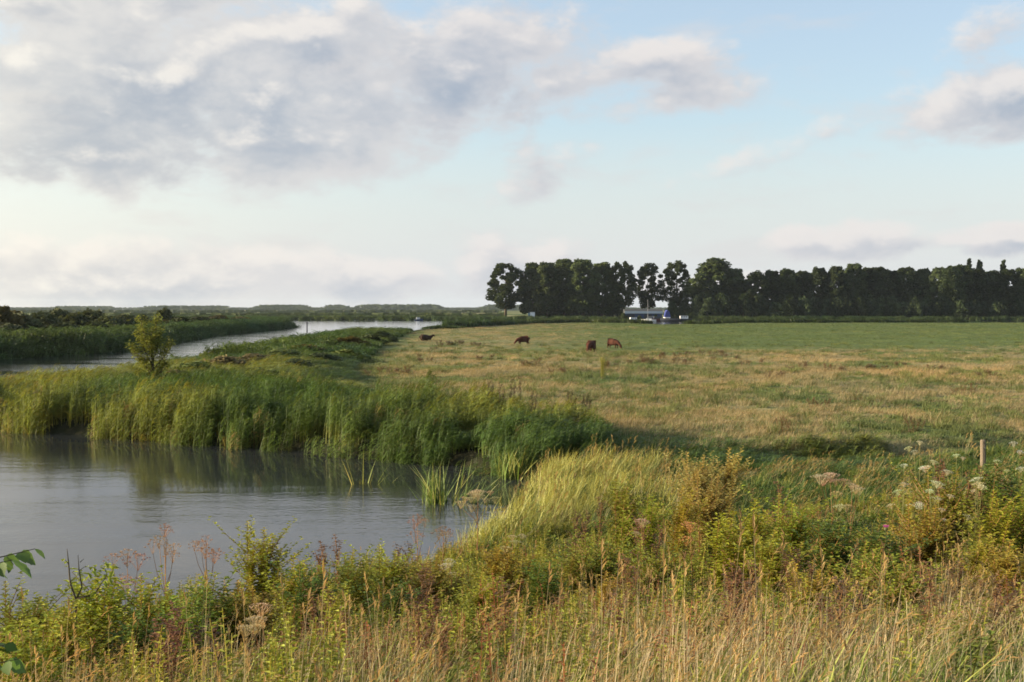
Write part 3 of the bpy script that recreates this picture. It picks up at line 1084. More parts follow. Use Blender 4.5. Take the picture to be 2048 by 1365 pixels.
TREE_Y = 526.0
trees = [  # px centre, py top, width in px, kind, depth offset
    (1011, 530, 66, 'a', 0), (1066, 531, 44, 'p', 4), (1094, 528, 44, 'p', -2), (1128, 522, 48, 'p', 5), (1166, 522, 52, 'p', -3), (1204, 530, 48, 'p', 3),
    (1245, 526, 46, 'a', 6), (1296, 530, 50, 'a', 8), (1353, 525, 54, 'a', 9), (1430, 521, 74, 'p', 3), (1470, 542, 42, 'p', 6)]
row = [(1512, 547), (1545, 543), (1575, 540), (1606, 541), (1637, 542), (1672, 536), (1708, 535), (1737, 538), (1760, 541), (1782, 543), (1813, 531),
       (1848, 540), (1879, 537), (1903, 536), (1925, 536), (1953, 541), (1985, 542), (2016, 543), (2043, 542), (2075, 540), (2108, 543)]
tree_objs = []
for px_, py_, w, kd, dy in trees:
    yy = TREE_Y + dy
    q = at(px_, py_, yy)
    g = H(q.x, yy)
    kind = random.choice(POPLAR if kd == 'p' else AIRY)
    hue = np.array([.042, .058, .020]) * rv(.75, 1.3)
    o = put_tree('poplar_tree', kind, q.x, yy, q.z - g, w / F * yy * (1.38 if kd == 'p' else 1.18), tuple(hue))
    tree_objs.append((px_, o, kd))
n_boat = {0: 'leftmost', 6: None}
for i, (px_, o, kd) in enumerate(tree_objs):
    tag(o, '%s tall dark poplar from the left in the clump around the boatyard' % ordinal(i), 'tree', 'poplars around the boatyard')
rows = []
for i, (px_, py_) in enumerate(row):
    yy = TREE_Y + rv(-5, 6)
    q = at(px_, py_ + rv(-1, 1), yy)
    hue = np.array([.031, .044, .018]) * rv(.7, 1.35)
    o = put_tree('row_tree', random.choice(BELT + BELT + POPLAR), q.x, yy, (q.z - H(q.x, yy)) * rv(.94, 1.04), rv(42, 58) / F * yy * 1.1, tuple(hue))
    tag(o, '%s tree from the left in the dark row on the right horizon' % ordinal(i), 'tree', 'dark tree row on the right')
for i, (px_, py_) in enumerate([(1938, 519), (1959, 522), (2006, 522)]):
    yy = TREE_Y + 30
    q = at(px_, py_, yy)
    o = put_tree('slender_poplar', SPIRE[i % 2], q.x, yy, q.z - H(q.x, yy), 17 / F * yy, (.034, .05, .024), rref=2.3)
    tag(o, ['leftmost', 'middle', 'rightmost'][i] + ' of three slender poplars rising above the right tree row', 'tree', 'slender poplars')


def put_bush(name, px_, y, h, w, hue, py_=None, k=None):
    x = (px_ - CX) / F * y
    o = put_tree(name, BUSH[random.randrange(4) if k is None else k], x, y, h, w, hue, href=3.55, rref=2.5, sink=.05)
    return o


# undergrowth below the row of trees
under = []
for i in range(30):
    px_ = 1395 + i * 23 + rv(-6, 6)
    under.append((px_, put_bush('understorey_shrub', px_, TREE_Y - 9 + rv(-2, 3), rv(6, 10), rv(9, 12), tuple(np.array([.030, .045, .020]) * rv(.8, 1.2)))))
for px_ in (1082, 1108, 1140, 1160, 1185, 1208, 1228, 1345, 1368):
    under.append((px_, put_bush('understorey_shrub', px_, TREE_Y + 6, rv(5, 8), rv(7, 10), tuple(np.array([.034, .050, .022]) * rv(.8, 1.2)))))
for px_, hh in ((1247, 2.6), (1279, 1.7), (1312, 1.9), (1386, 3.0)):
    under.append((px_, put_bush('understorey_shrub', px_, 506.5, hh, hh * 1.6, (.034, .048, .02))))
under.sort(key=lambda t: t[0])
for i, (px_, o) in enumerate(under):
    tag(o, '%s dark shrub from the left in the undergrowth beneath the distant trees' % ordinal(i), 'shrub', 'undergrowth beneath the distant trees')

# scrub on the far bank of the river, left
scrub = []
for (px_, y, h, w) in [(-60, 150, 6.2, 9), (-5, 150, 7.0, 8), (40, 158, 4.6, 8), (85, 175, 5.0, 8), (118, 190, 5.6, 7), (150, 180, 4.6, 8), (185, 200, 5.2, 8), (215, 185, 4.2, 7),
                       (245, 210, 4.4, 8), (280, 215, 3.9, 8), (330, 240, 5.6, 5), (360, 240, 3.6, 9), (400, 260, 3.6, 9), (438, 280, 3.7, 9), (480, 300, 3.2, 9),
                       (20, 142, 3.4, 6), (70, 150, 3.3, 6), (130, 160, 3.5, 6), (190, 170, 3.4, 6), (250, 190, 3.4, 6), (320, 215, 3.3, 7), (-30, 210, 5, 9), (30, 230, 5, 9)]:
    hue = np.array([.048, .058, .026]) * rv(.75, 1.2)
    if px_ < 10 and y == 150: hue = np.array([.085, .075, .03]); h *= .85
    if rv(0, 1) < .3: hue = hue * np.array([1.25, .95, .9])
    scrub.append((px_, put_bush('willow_shrub', px_, y, h * .80, w, tuple(hue))))
scrub.sort(key=lambda t: t[0])
for i, (px_, o) in enumerate(scrub):
    tag(o, '%s willow shrub from the left in the scrub across the river' % ordinal(i), 'shrub', 'scrub across the river')

# brambles and shrubs in the reed land
bram = []
for (px_, y, h, w, k) in [(395, 78, 2.0, 4.2, 0), (450, 84, 2.1, 4.6, 1), (505, 92, 2.0, 4.4, 1), (560, 100, 2.1, 5, 0), (610, 112, 2.2, 5.5, 1), (655, 128, 2.2, 5, 0), (700, 140, 2.2, 5.5, 1),
                         (740, 156, 2.1, 5, 2), (765, 172, 2.4, 4.2, 2), (640, 96, 1.8, 4, 2), (690, 108, 1.7, 4.2, 0), (590, 84, 1.8, 3.6, 2), (520, 74, 1.8, 3.4, 0), (350, 70, 1.8, 3.2, 1)]:
    hue = [np.array([.085, .11, .035]), np.array([.12, .10, .045]), np.array([.045, .06, .025])][k] * rv(.85, 1.15)
    bram.append((px_, put_bush('bramble_shrub', px_, y, h * .62, w, tuple(hue))))
bram.sort(key=lambda t: t[0])
for i, (px_, o) in enumerate(bram):
    tag(o, '%s low bushy shrub from the left in the reed land beside the meadow' % ordinal(i), 'shrub', 'shrubs in the reed land')


def sapling_tree():
    y = 60.0
    x = (303 - CX) / F * y
    cm = []
    h = 4.25
    mbt = MB()
    mbt.tube([(0, 0, -.3), (.05, 0, h * .4), (.0, 0, h * .85)], [.07, .05, .012], 6)
    mb = MB()
    limbs = [(-.32, 1.0, .95), (.16, 1.02, .9), (-.75, .70, .75), (.62, .72, .8), (.35, .86, .7), (-.5, .86, .7), (.05, .78, .7), (-.2, .55, .9), (.45, .5, .8), (-.6, .42, .7), (.1, .36, .8)]
    for (dx, t, rr) in limbs:
        z1 = h * t
        a = rv(-.6, .6)
        e = Vector((dx * 1.0, a * .5, z1))
        b0 = Vector((0, 0, z1 * .55))
        mbt.tube([tuple(b0), tuple(b0.lerp(e, .5) + Vector((dx * .15, 0, 0))), tuple(e)], [.025, .018, .005], 5)
        for i in range(300):
            u = rv(.35, 1.04)
            p = b0.lerp(e, u) + Vector((random.gauss(0, .12), random.gauss(0, .12), random.gauss(0, .11))) * (1.35 - .7 * u) * rr * 1.4
            d = Vector((rv(-1, 1), rv(-1, 1), rv(-.5, .8)))
            tt = rv(.7, 1.3)
            mb.leaf(p, d, Vector((0, 0, 1)), .13 * rv(.7, 1.3), .036, (tt * (1.1 if random.random() < .3 else 1), tt, tt * .9))
    o = empty('young_willow_tree', (x, y, H(x, y)), 0, (1.35, 1.35, 1.0))
    c = link('crown', mb.mesh('crown', 'leaf'), o); c.color = (.20, .225, .055, 1); c['kind'] = 'stuff'
    link('trunk', mbt.mesh('trunk', 'bark', True), o)
    tag(o, 'young yellow-green willow standing alone in the reeds before the river', 'tree')


sapling_tree()


# ------------------------------------------------------------------ far woods on the horizon
def far_wood(px0, px1, py_top, y, label, depth=120):
    mb = MB()
    x0, x1 = (px0 - CX) / F * y, (px1 - CX) / F * y
    n = int((x1 - x0) / 5)
    for row_ in range(2):
        for i in range(n):
            x = x0 + (x1 - x0) * (i + random.random()) / n
            edge = min(1.0, .45 + min(x - x0, x1 - x) / 40)
            yy = y + row_ * depth * .4 + rv(0, 15)
            h = (EYE + (HOR - py_top) / F * y - .3) * edge * rv(.93, 1.05)
            w = rv(4, 6.5)
            for q in range(9):
                cz = h * (q + .5) / 9
                mb.quad(Vector((x + rv(-2, 2), yy + rv(-3, 3), cz)), (Vector((1, rv(-.6, .6), rv(-.2, .2)))).normalized() * w * rv(.5, .8),
                        Vector((0, rv(-.4, .4), 1)).normalized() * h * .085, (rv(.8, 1.2),) * 3)
    o = link('far_wood', mb.mesh('far_wood', 'far_leaf'))
    o.color = (.05, .07, .035, 1)
    tag(o, label, 'wood', kind='stuff')


far_wood(-200, 180, 615, 2300, 'low bluish wood on the horizon behind the left scrub')
far_wood(90, 225, 612.5, 2500, 'small bluish wood on the horizon right of the left scrub')
far_wood(272, 462, 611.5, 2450, 'flat-topped bluish wood on the horizon behind the young willow')
far_wood(498, 622, 610, 2450, 'flat-topped bluish wood above the bend of the river')
far_wood(636, 702, 610, 2500, 'short bluish wood on the horizon over the river')
far_wood(700, 892, 609, 2400, 'long bluish wood on the horizon between river and poplars')
far_wood(955, 1100, 609.5, 2350, 'bluish wood on the horizon seen behind the first poplar')
far_wood(-300, 1400, 615.3, 3050, 'thin dark line of woods along the whole far horizon')
far_wood(1380, 2500, 612, 2600, 'distant wood hidden behind the dark tree row')


# low hedge lines across the fields
def hedge_line(px0, px1, y, h, hue, label):
    mb = MB()
    x0, x1 = (px0 - CX) / F * y, (px1 - CX) / F * y
    n = int((x1 - x0) / 2.0)
    for i in range(n):
        x = x0 + (x1 - x0) * (i + random.random()) / n
        for q in range(3):
            tt = rv(.75, 1.25)
            mb.quad(Vector((x, y + rv(-3, 3), h * rv(.2, .8) + .3)), Vector((1, rv(-.5, .5), 0)).normalized() * rv(1.2, 2.2), Vector((0, rv(-.3, .3), 1)).normalized() * h * .35, (tt, tt, tt))
    o = link('hedge', mb.mesh('hedge', 'far_leaf')); o.color = (*hue, 1)
    tag(o, label, 'hedge', kind='stuff')


hedge_line(-60, 1010, 700, 2.2, (.06, .08, .03), 'dark hedge line beyond the river across the left half')
hedge_line(-100, 1000, 1250, 3.0, (.06, .08, .035), 'thin dark hedge line far across the fields')
hedge_line(330, 1000, 590, 1.5, (.055, .075, .03), 'low dark scrub along the far shore of the bend')


# ------------------------------------------------------------------ cattle
def skin_mesh(name, nodes, edges, mat, sub=2, flip=False):
    bm = bmesh.new()
    sk = bm.verts.layers.skin.verify()
    vs = []
    for i, (p, r) in enumerate(nodes):
        v = bm.verts.new(p)
        v[sk].radius = (r, r) if not isinstance(r, tuple) else r
        v[sk].use_root = (i == 0)
        vs.append(v)
    for a, b in edges: bm.edges.new((vs[a], vs[b]))
    me = bpy.data.meshes.new(name + '_skeleton'); bm.to_mesh(me); bm.free()
    o = bpy.data.objects.new(name + '_skeleton', me); col.objects.link(o)
    m = o.modifiers.new('skin', 'SKIN'); m.use_smooth_shade = True
    m2 = o.modifiers.new('sub', 'SUBSURF'); m2.levels = sub; m2.render_levels = sub
    dg = bpy.context.evaluated_depsgraph_get()
    res = bpy.data.meshes.new_from_object(o.evaluated_get(dg))
    res.name = name
    bpy.data.objects.remove(o)
    res.materials.clear(); res.materials.append(MATS[mat])
    return res


def cow_nodes(lying=False):
    n = [((-.15, 0, .96), (.42, .46)), ((-.70, 0, 1.0), (.36, .40)), ((.42, 0, .96), (.38, .44)), ((.80, 0, .96), (.24, .31))]
    e = [(0, 1), (0, 2), (2, 3)]
    def add(p, r, parent):
        n.append((p, r)); e.append((parent, len(n) - 1)); return len(n) - 1
    if not lying:
        k = add((1.10, 0, .70), .15, 3); k = add((1.30, 0, .42), .12, k); poll = k
        k = add((1.40, 0, .22), .09, k); add((1.46, 0, .10), .07, k)
    else:
        k = add((1.08, 0, 1.20), .15, 3); k = add((1.28, 0, 1.32), .12, k); poll = k
        k = add((1.46, 0, 1.20), .09, k); add((1.58, 0, 1.10), .07, k)
    px, pz = n[poll][0][0], n[poll][0][2]
    for s in (-1, 1):
        k = add((px - .05, s * .14, pz + .06), .04, poll); add((px - .08, s * .25, pz + .05), .03, k)
    for s in (-1, 1):
        if not lying:
            k = add((.50, s * .17, .70), .13, 2); k = add((.52, s * .18, .42), .065, k); k = add((.50, s * .18, .12), .05, k); add((.54, s * .18, .045), .06, k)
            k = add((-.66, s * .19, .78), .17, 1); k = add((-.58, s * .20, .62), .12, k); k = add((-.84, s * .19, .42), .065, k); k = add((-.78, s * .19, .12), .05, k); add((-.74, s * .19, .045), .06, k)
        else:
            k = add((.55, s * .26, .76), .13, 2); k = add((.80, s * .28, .68), .07, k); add((.55, s * .30, .66), .06, k)
            k = add((-.62, s * .30, .82), .18, 1); k = add((-.30, s * .40, .74), .11, k); add((-.60, s * .44, .67), .06, k)
    k = add((-1.02, 0, 1.14), .045, 1); k = add((-1.08, 0, .80), .025, k); add((-1.06, 0, .50), .04, k)
    return n, e


GRAZE = skin_mesh('body', *cow_nodes(), 'cow_coat')
REST = skin_mesh('body', *cow_nodes(True), 'cow_dark')
for px_, base, hpx, rz, label in [
        (1046, 690, 18, 205, 'brown cow grazing at the far left of the three, head to the left'),
        (1181, 706, 25, 252, 'brown cow grazing nearest to us in the middle of the meadow, seen end on'),
        (1227, 696, 20, -48, 'brown cow grazing right behind the nearest cow, head down to the right')]:
    d = (EYE - .5) / ((base - HOR) / F)
    x = (px_ - CX) / F * d
    o = link('cow', GRAZE)
    k = (hpx / F * d) / 1.36
    k = min(1.08, max(.92, k))
    o.location = (x, d, H(x, d) - .16); o.scale = (k, k * 1.12, k); o.rotation_euler = (0, 0, R(rz))
    tag(o, label, 'cow', 'cattle on the meadow')
d = 178.0
x = (851 - CX) / F * d
o = link('cow', REST); o.location = (x, d, H(x, d) - .48); o.rotation_euler = (0, 0, R(20)); o.scale = (.92, 1.1, 1.0)
tag(o, 'nearly black cow lying at the left meadow edge beside brown weeds', 'cow', 'cattle on the meadow')

# ------------------------------------------------------------------ boatyard
def shape_mesh(name, mat, build, smooth_=False):
    mb = MB(); build(mb)
    return mb.mesh(name, mat, smooth_)


def hull(mb, L, B, D, n=9):
    """boat hull along x: stem at +L/2, keel at z=0, sheer at z about D"""
    rings = []
    for i in range(n):
        t = i / (n - 1)
        x = -L / 2 + L * t
        w = B / 2 * (1 - max(0, (t - .45) / .55) ** 2.2) * (.82 + .18 * min(1, t * 4)) + .01
        sh = D * (1 + .28 * t * t)
        prof = [(0, .0 + .25 * D * max(0, t - .75) * 4), (.62 * w, .12 * D + .4 * D * max(0, t - .8) * 5 * .5), (.95 * w, .55 * D), (w, sh)]
        b = len(mb.v)
        ring = [(x, -y, z) for y, z in reversed(prof)] + [(x, y, z) for y, z in prof[1:]]
        mb.v += ring; mb.c += [(1, 1, 1)] * len(ring)
        rings.append(list(range(b, b + len(ring))))
    for q, w_ in zip(rings[:-1], rings[1:]):
        for k in range(len(q) - 1):
            mb.f.append((q[k], w_[k], w_[k + 1], q[k + 1]))
        mb.f.append((q[-1], w_[-1], w_[0], q[0]))       # deck
    mb.f.append(tuple(rings[0])); mb.f.append(tuple(reversed(rings[-1])))


def boat(px_, y, L, B, D, rz, hmat, cmat, label, mast=0.0, cabin=(.45, .9, .0), cover=None, z=0.0):
    x = (px_ - CX) / F * y
    o = empty('boat', (x, y, z - .18 * D), R(rz))
    link('hull', shape_mesh('hull', hmat, lambda m: hull(m, L, B, D)), o)
    cl, ch, cx = cabin
    if cl:
        c = link('cabin', shape_mesh('cabin', cmat, lambda m: m.box((cx * L, 0, D + ch / 2), (cl * L / 2, B * .34, ch / 2))), o)
        for s in (-1, 1):
            for i in range(3):
                link('window', shape_mesh('window', 'glass', lambda m: m.box((cx * L + (i - 1) * cl * L * .28, s * (B * .34 + .004), D + ch * .66), (cl * L * .10, .012, ch * .2))), c)
    if cover:
        def tent(m):
            rings = []
            for t in (-.46, 0, .42):
                w = B * .5 * (1 if t < .1 else .6)
                b = len(m.v)
                m.v += [(t * L, -w, D * .98), (t * L, -w * .55, D + cover * .75), (t * L, 0, D + cover), (t * L, w * .55, D + cover * .75), (t * L, w, D * .98)]
                m.c += [(1, 1, 1)] * 5
                rings.append(list(range(b, b + 5)))
            for q, w_ in zip(rings[:-1], rings[1:]):
                for k in range(4): m.f.append((q[k], w_[k], w_[k + 1], q[k + 1]))
            m.f.append(tuple(rings[0])); m.f.append(tuple(reversed(rings[-1])))
        link('cover', shape_mesh('cover', 'tarp_blue', tent), o)
    if mast:
        m_ = link('mast', shape_mesh('mast', 'metal', lambda m: m.tube([(.05 * L, 0, D * .6), (.05 * L, 0, D + mast)], [.09, .05], 6)), o)
        link('boom', shape_mesh('boom', 'metal', lambda m: m.tube([(.05 * L, 0, D + 1.0), (-.40 * L, 0, D + 1.1)], [.06, .05], 6)), m_)
    tag(o, label, 'boat', 'boats at the boatyard')
    return o


boat(1297, 487, 6.0, 2.1, .9, 172, 'boat_white', 'boat_white', 'small white sailing boat with a bare mast before the boathouse', mast=8.0, cabin=(.35, .5, -.02))
boat(1318, 494, 8.0, 2.7, 1.2, 5, 'boat_red', 'boat_dark', 'dark red-brown boat moored in front of the blue tarpaulin', cabin=(.35, .9, -.1))
boat(1352, 492, 12.5, 3.4, 1.3, 178, 'boat_dark', 'boat_white', 'long dark barge moored at the right end of the boatyard', cabin=(.25, 1.1, -.25))
boat(1333, 503, 6.2, 2.6, 1.2, 92, 'boat_white', 'boat_white', 'boat wrapped in a bright blue tarpaulin at the boatyard', cabin=(0, 0, 0), cover=2.9, z=.6)
boat(1268, 491, 6.5, 2.3, .9, 10, 'hall_blue', 'boat_white', 'small blue cabin boat moored left of the sailing boat', cabin=(.4, .8, -.05))
boat(838, 526, 3.6, 1.5, .7, 8, 'hall_blue', 'boat_white', 'small blue motor boat with white cabin alone on the far river bend', cabin=(.42, .8, -.1))
boat(1166, 507, 2.6, 1.2, .55, 4, 'boat_white', 'boat_white', 'small white dinghy under the poplars, the left one', cabin=(0, 0, 0))
boat(1190, 501, 2.7, 1.2, .55, -6, 'boat_white', 'boat_white', 'small white dinghy at the water edge, the right one', cabin=(0, 0, 0))


def boathouse():
    y = 513.0
    x0, x1 = (1249 - CX) / F * y, (1322 - CX) / F * y
    cx, w = (x0 + x1) / 2, (x1 - x0)
    o = empty('boathouse', (cx, y, H(cx, y) - .05), 0, (1, 1, .78))
    wl = link('wall', shape_mesh('wall', 'hall_blue', lambda m: (m.box((0, 4.0, 1.7), (w / 2, .12, 1.7)), m.box((-w / 2 + .1, 0, 1.7), (.1, 3.88, 1.7)), m.box((w / 2 - .1, 0, 1.7), (.1, 3.88, 1.7)))), o)
    for i in range(5):
        link('post', shape_mesh('post', 'hall_blue', lambda m: m.box((-w / 2 + .5 + i * (w - 1) / 4, -3.9, 1.6), (.13, .13, 1.6))), o)
    for i in range(4):
        xx = -w / 2 + .5 + (i + .5) * (w - 1) / 4
        link('door', shape_mesh('door', 'hall_blue' if i % 2 else 'boat_dark', lambda m: m.box((xx, -3.7, 1.35), ((w - 1) / 8 - .2, .05, 1.35))), wl)
    link('fascia', shape_mesh('fascia', 'hall_pale', lambda m: m.box((0, -4.12, 3.75), (w / 2 + .3, .08, .62))), o)
    def roof(m):
        b = len(m.v)
        m.v += [(-w / 2 - .3, -4.0, 4.3), (w / 2 + .3, -4.0, 4.3), (w / 2 + .3, 0.2, 5.6), (-w / 2 - .3, 0.2, 5.6), (-w / 2 - .3, 4.4, 4.1), (w / 2 + .3, 4.4, 4.1),
                (-w / 2 - .3, -4.0, 3.4), (w / 2 + .3, -4.0, 3.4), (w / 2 + .3, 4.4, 3.4), (-w / 2 - .3, 4.4, 3.4)]
        m.c += [(1, 1, 1)] * 10
        m.f += [tuple(b + q for q in f) for f in ((0, 1, 2, 3), (3, 2, 5, 4), (6, 9, 8, 7), (6, 7, 1, 0), (5, 8, 9, 4), (6, 0, 3, 4, 9), (7, 8, 5, 2, 1))]
    link('roof', shape_mesh('roof', 'roof_dark', roof), o)
    tag(o, 'long blue boathouse with a pale fascia under the poplars', 'boathouse')


boathouse()


def house():
    y = 540.0
    cx = (1122 - CX) / F * y
    o = empty('brick_house', (cx, y, H(cx, y) - .05))
    wl = link('wall', shape_mesh('wall', 'brick_wall', lambda m: m.box((0, 0, 1.5), (5.5, 3.2, 1.5))), o)
    for i in range(4):
        f = link('window', shape_mesh('window', 'boat_white', lambda m: m.box((-3.9 + i * 2.6, -3.23, 1.6), (.55, .05, .65))), o)
        link('pane', shape_mesh('pane', 'glass', lambda m: m.box((-3.9 + i * 2.6, -3.29, 1.6), (.42, .02, .52))), f)
    def roof(m):
        m.v += [(-5.9, -3.6, 3.0), (5.9, -3.6, 3.0), (5.9, 0, 5.6), (-5.9, 0, 5.6), (-5.9, 3.6, 3.0), (5.9, 3.6, 3.0)]
        m.c += [(1, 1, 1)] * 6
        m.f += [(0, 1, 2, 3), (3, 2, 5, 4), (0, 3, 4), (1, 5, 2), (0, 4, 5, 1)]
    rf = link('roof', shape_mesh('roof', 'roof_tile', roof), o)
    link('chimney', shape_mesh('chimney', 'brick_wall', lambda m: m.box((2.8, .1, 5.9), (.4, .4, .8))), rf)
    tag(o, 'low brick house with a red-brown roof half hidden behind the poplars', 'house')


house()


def hut():
    y = 519.0
    cx = (1065 - CX) / F * y
    o = empty('white_hut', (cx, y, H(cx, y) - .05))
    link('wall', shape_mesh('wall', 'hut_white', lambda m: m.box((0, 0, 1.55), (.95, .9, 1.55))), o)
    link('door', shape_mesh('door', 'hut_blue', lambda m: m.box((-1.45, 0, 1.4), (.45, .8, 1.4))), o)
    link('roof', shape_mesh('roof', 'roof_dark', lambda m: m.box((-.2, 0, 3.2), (1.5, 1.1, .1))), o)
    tag(o, 'small pale hut with a blue annex at the water below the left poplars', 'hut')


hut()


def jetty():
    y = 497.5
    x0, x1 = (1240 - CX) / F * y, (1385 - CX) / F * y
    o = empty('jetty', ((x0 + x1) / 2, y, .0))
    n = int((x1 - x0) / .9)
    me = shape_mesh('plank', 'planks', lambda m: m.box((0, 0, 0), (.42, .8, .04)))
    for i in range(n):
        link('plank', me, o, (-(x1 - x0) / 2 + (i + .5) * (x1 - x0) / n, 0, .55))
    pm = shape_mesh('pile', 'planks', lambda m: m.tube([(0, 0, -1.4), (0, 0, .95)], [.12, .11], 7))
    for i in range(8):
        link('pile', pm, o, (-(x1 - x0) / 2 + (i + .5) * (x1 - x0) / 8, -.9, 0))
    tag(o, 'low wooden jetty the boats lie along', 'jetty')


jetty()


def spar():
    d = EYE / ((660.5 - HOR) / F)
    x = (614 - CX) / F * d
    o = empty('river_marker', (x, d, 0))
    link('pole', shape_mesh('pole', 'boat_dark', lambda m: m.tube([(0, 0, -1.3), (0, 0, 1.5)], [.16, .14], 8)), o)
    link('topmark', shape_mesh('topmark', 'boat_dark', lambda m: m.tube([(0, 0, 1.5), (0, 0, 1.55), (0, 0, 2.0)], [.10, .26, .06], 8)), o)
    tag(o, 'thin dark marker pole standing in the bright river bend', 'marker')


spar()


def fence_post():
    y = 36.0
    q = at(1966, 880, y)
    g = H(q.x, y)
    o = empty('fence_post', (q.x, y, g - .1))
    h = q.z - g + .1
    link('post', shape_mesh('post', 'post_wood', lambda m: m.tube([(0, 0, -.2), (.01, 0, h * .5), (0, 0, h - .03), (0, 0, h)], [.085, .08, .078, .06], 9)), o)
    link('staple', shape_mesh('staple', 'metal', lambda m: m.tube([(.02, -.075, h - .25), (.02, -.10, h - .23), (.02, -.075, h - .21)], [.004, .004, .004], 4)), o)
    tag(o, 'weathered wooden fence post among the weeds at the right', 'fence post')


fence_post()

# ------------------------------------------------------------------ water plants in the pond
def leaf_mesh(h, w, bendx, tone):
    mb = MB()
    seg = 6
    for sgn in (-1, 1):         # two halves folded along the midrib
        pts = []; wd = []
        b = len(mb.v)
        for i in range(seg + 1):
            t = i / seg
            c = Vector((bendx * h * t * t, 0, h * t * (1 - .12 * abs(bendx) * t)))
            ww = w * (.6 + .4 * math.sin(math.pi * min(1, t * 1.2 + .15))) * (1 - t ** 4)
            mb.v.append(tuple(c)); mb.v.append(tuple(c + Vector((.25 * ww, sgn * ww, 0))))
            mb.c += [tone, tone]
        for i in range(seg):
            k = b + 2 * i
            mb.f.append((k, k + 1, k + 3, k + 2) if sgn < 0 else (k, k + 2, k + 3, k + 1))
    return mb.mesh('leaf', 'leaf', True)


BLADES = [leaf_mesh(1, .020, .0, (1, 1, 1)), leaf_mesh(1, .022, .22, (1, 1, 1)), leaf_mesh(1, .018, .45, (1, 1, 1)), leaf_mesh(1, .02, .12, (1.1, 1, .8))]


def water_clump(name, px_, py_, n, rad, h, spread, hues, label, lean=0):
    d = EYE / ((py_ - HOR) / F)
    x = (px_ - CX) / F * d
    g = min(H(x, d), 0)
    o = empty(name, (x, d, g - .02))
    for i in range(n):
        a = rv(0, 6.28); r = rad * math.sqrt(random.random())
        l = link('leaf', random.choice(BLADES), o, (math.cos(a) * r, math.sin(a) * r, 0))
        hh = (h - g) * rv(.6, 1.05)
        l.scale = (hh, hh * .95, hh)
        out = Vector((math.cos(a) * r, math.sin(a) * r, 0)) / max(rad, .01)
        l.rotation_euler = (rv(-.1, .1) - out.y * spread, out.x * spread + lean + rv(-.12, .12), rv(-.6, .6) if random.random() < .7 else rv(2.5, 3.7))
        hu = random.choice(hues)
        q = rv(.8, 1.2)
        l.color = (hu[0] * q, hu[1] * q, hu[2] * q, 1)
    tag(o, label, 'water plant', 'water plants at the pond edge')


GREENS = [(.13, .20, .045), (.17, .24, .06), (.26, .28, .09)]
YEL = [(.30, .32, .08), (.40, .38, .14), (.22, .27, .06)]
water_clump('reed_shoot', 720, 971, 11, .10, 1.05, .10, YEL, 'small pale green reed shoot standing alone in the open pond')
water_clump('reed_shoot', 740, 966, 7, .08, .62, .30, YEL, 'shorter drooping reed shoot just right of the lone pale shoot')
water_clump('iris_clump', 888, 1006, 190, .52, 1.2, .36, [(.07, .125, .03), (.10, .16, .04), (.15, .21, .055), (.30, .32, .14)], 'dark green iris clump with spreading leaves in the pond', .05)
water_clump('iris_clump', 1035, 957, 110, .55, 1.1, .34, YEL + GREENS, 'yellowing iris clump against the reeds at the pond corner', .0)
water_clump('iris_clump', 815, 914, 60, .35, .8, .35, YEL + GREENS, 'low yellow-green tuft at the foot of the reed bed')
water_clump('reed_shoot', 447, 893, 16, .14, .7, .25, [(.42, .36, .14), (.36, .30, .12)], 'pale straw coloured stems at the water line of the reed bed')

# ------------------------------------------------------------------ plants of the dike slope
def stem_curve(h, lx, ly):
    return lambda t: Vector((lx * h * t * t, ly * h * t * t, h * t))


def willowherb_mesh(n, h, leafL, leafW, bushy=.14):
    st, fo = MB(), MB()
    for i in range(n):
        p0 = polar(rv(0, 6.28)) * rv(0, .17)
        c = stem_curve(h * rv(.72, 1.0), rv(-.05, .20), rv(-.12, .12)); p = lambda t: p0 + c(t)
        st.tube([tuple(p(t)) for t in (-.05, .33, .66, 1.0)], [.006, .005, .004, .0015], 5, (1, .85, .7))
        k = int(h * 42)
        for j in range(k):
            t = .12 + .88 * j / k
            for q in range(2):
                a = j * 1.57 + q * 3.14 + rv(-.4, .4)
                d = polar(a) + Vector((0, 0, rv(.15, .9)))
                tt = rv(.75, 1.25)
                fo.leaf(p(t), d, Vector((0, 0, 1)), leafL * (1.2 - .65 * t) * rv(.75, 1.2), leafW * (1.15 - .5 * t), (tt * (1 + .25 * t), tt, tt * (1 - .3 * t)), .22)
        for b in range(5):      # side shoots
            t0 = rv(.45, .8); a = rv(0, 6.28)
            e0 = p(t0); e1 = e0 + polar(a) * bushy * rv(.7, 1.3) + Vector((0, 0, h * rv(.12, .24)))
            st.tube([tuple(e0), tuple(e0.lerp(e1, .6)), tuple(e1)], [.0035, .003, .0012], 4, (1, .85, .7))
            for j in range(18):
                tt = rv(.8, 1.25)
                fo.leaf(e0.lerp(e1, j / 13), polar(rv(0, 6.28)) + Vector((0, 0, rv(.1, .9))), Vector((0, 0, 1)), leafL * .6 * rv(.7, 1.2), leafW * .7, (tt * 1.1, tt, tt * .8), .2)
    return st.mesh('stem', 'leaf'), fo.mesh('foliage', 'leaf')


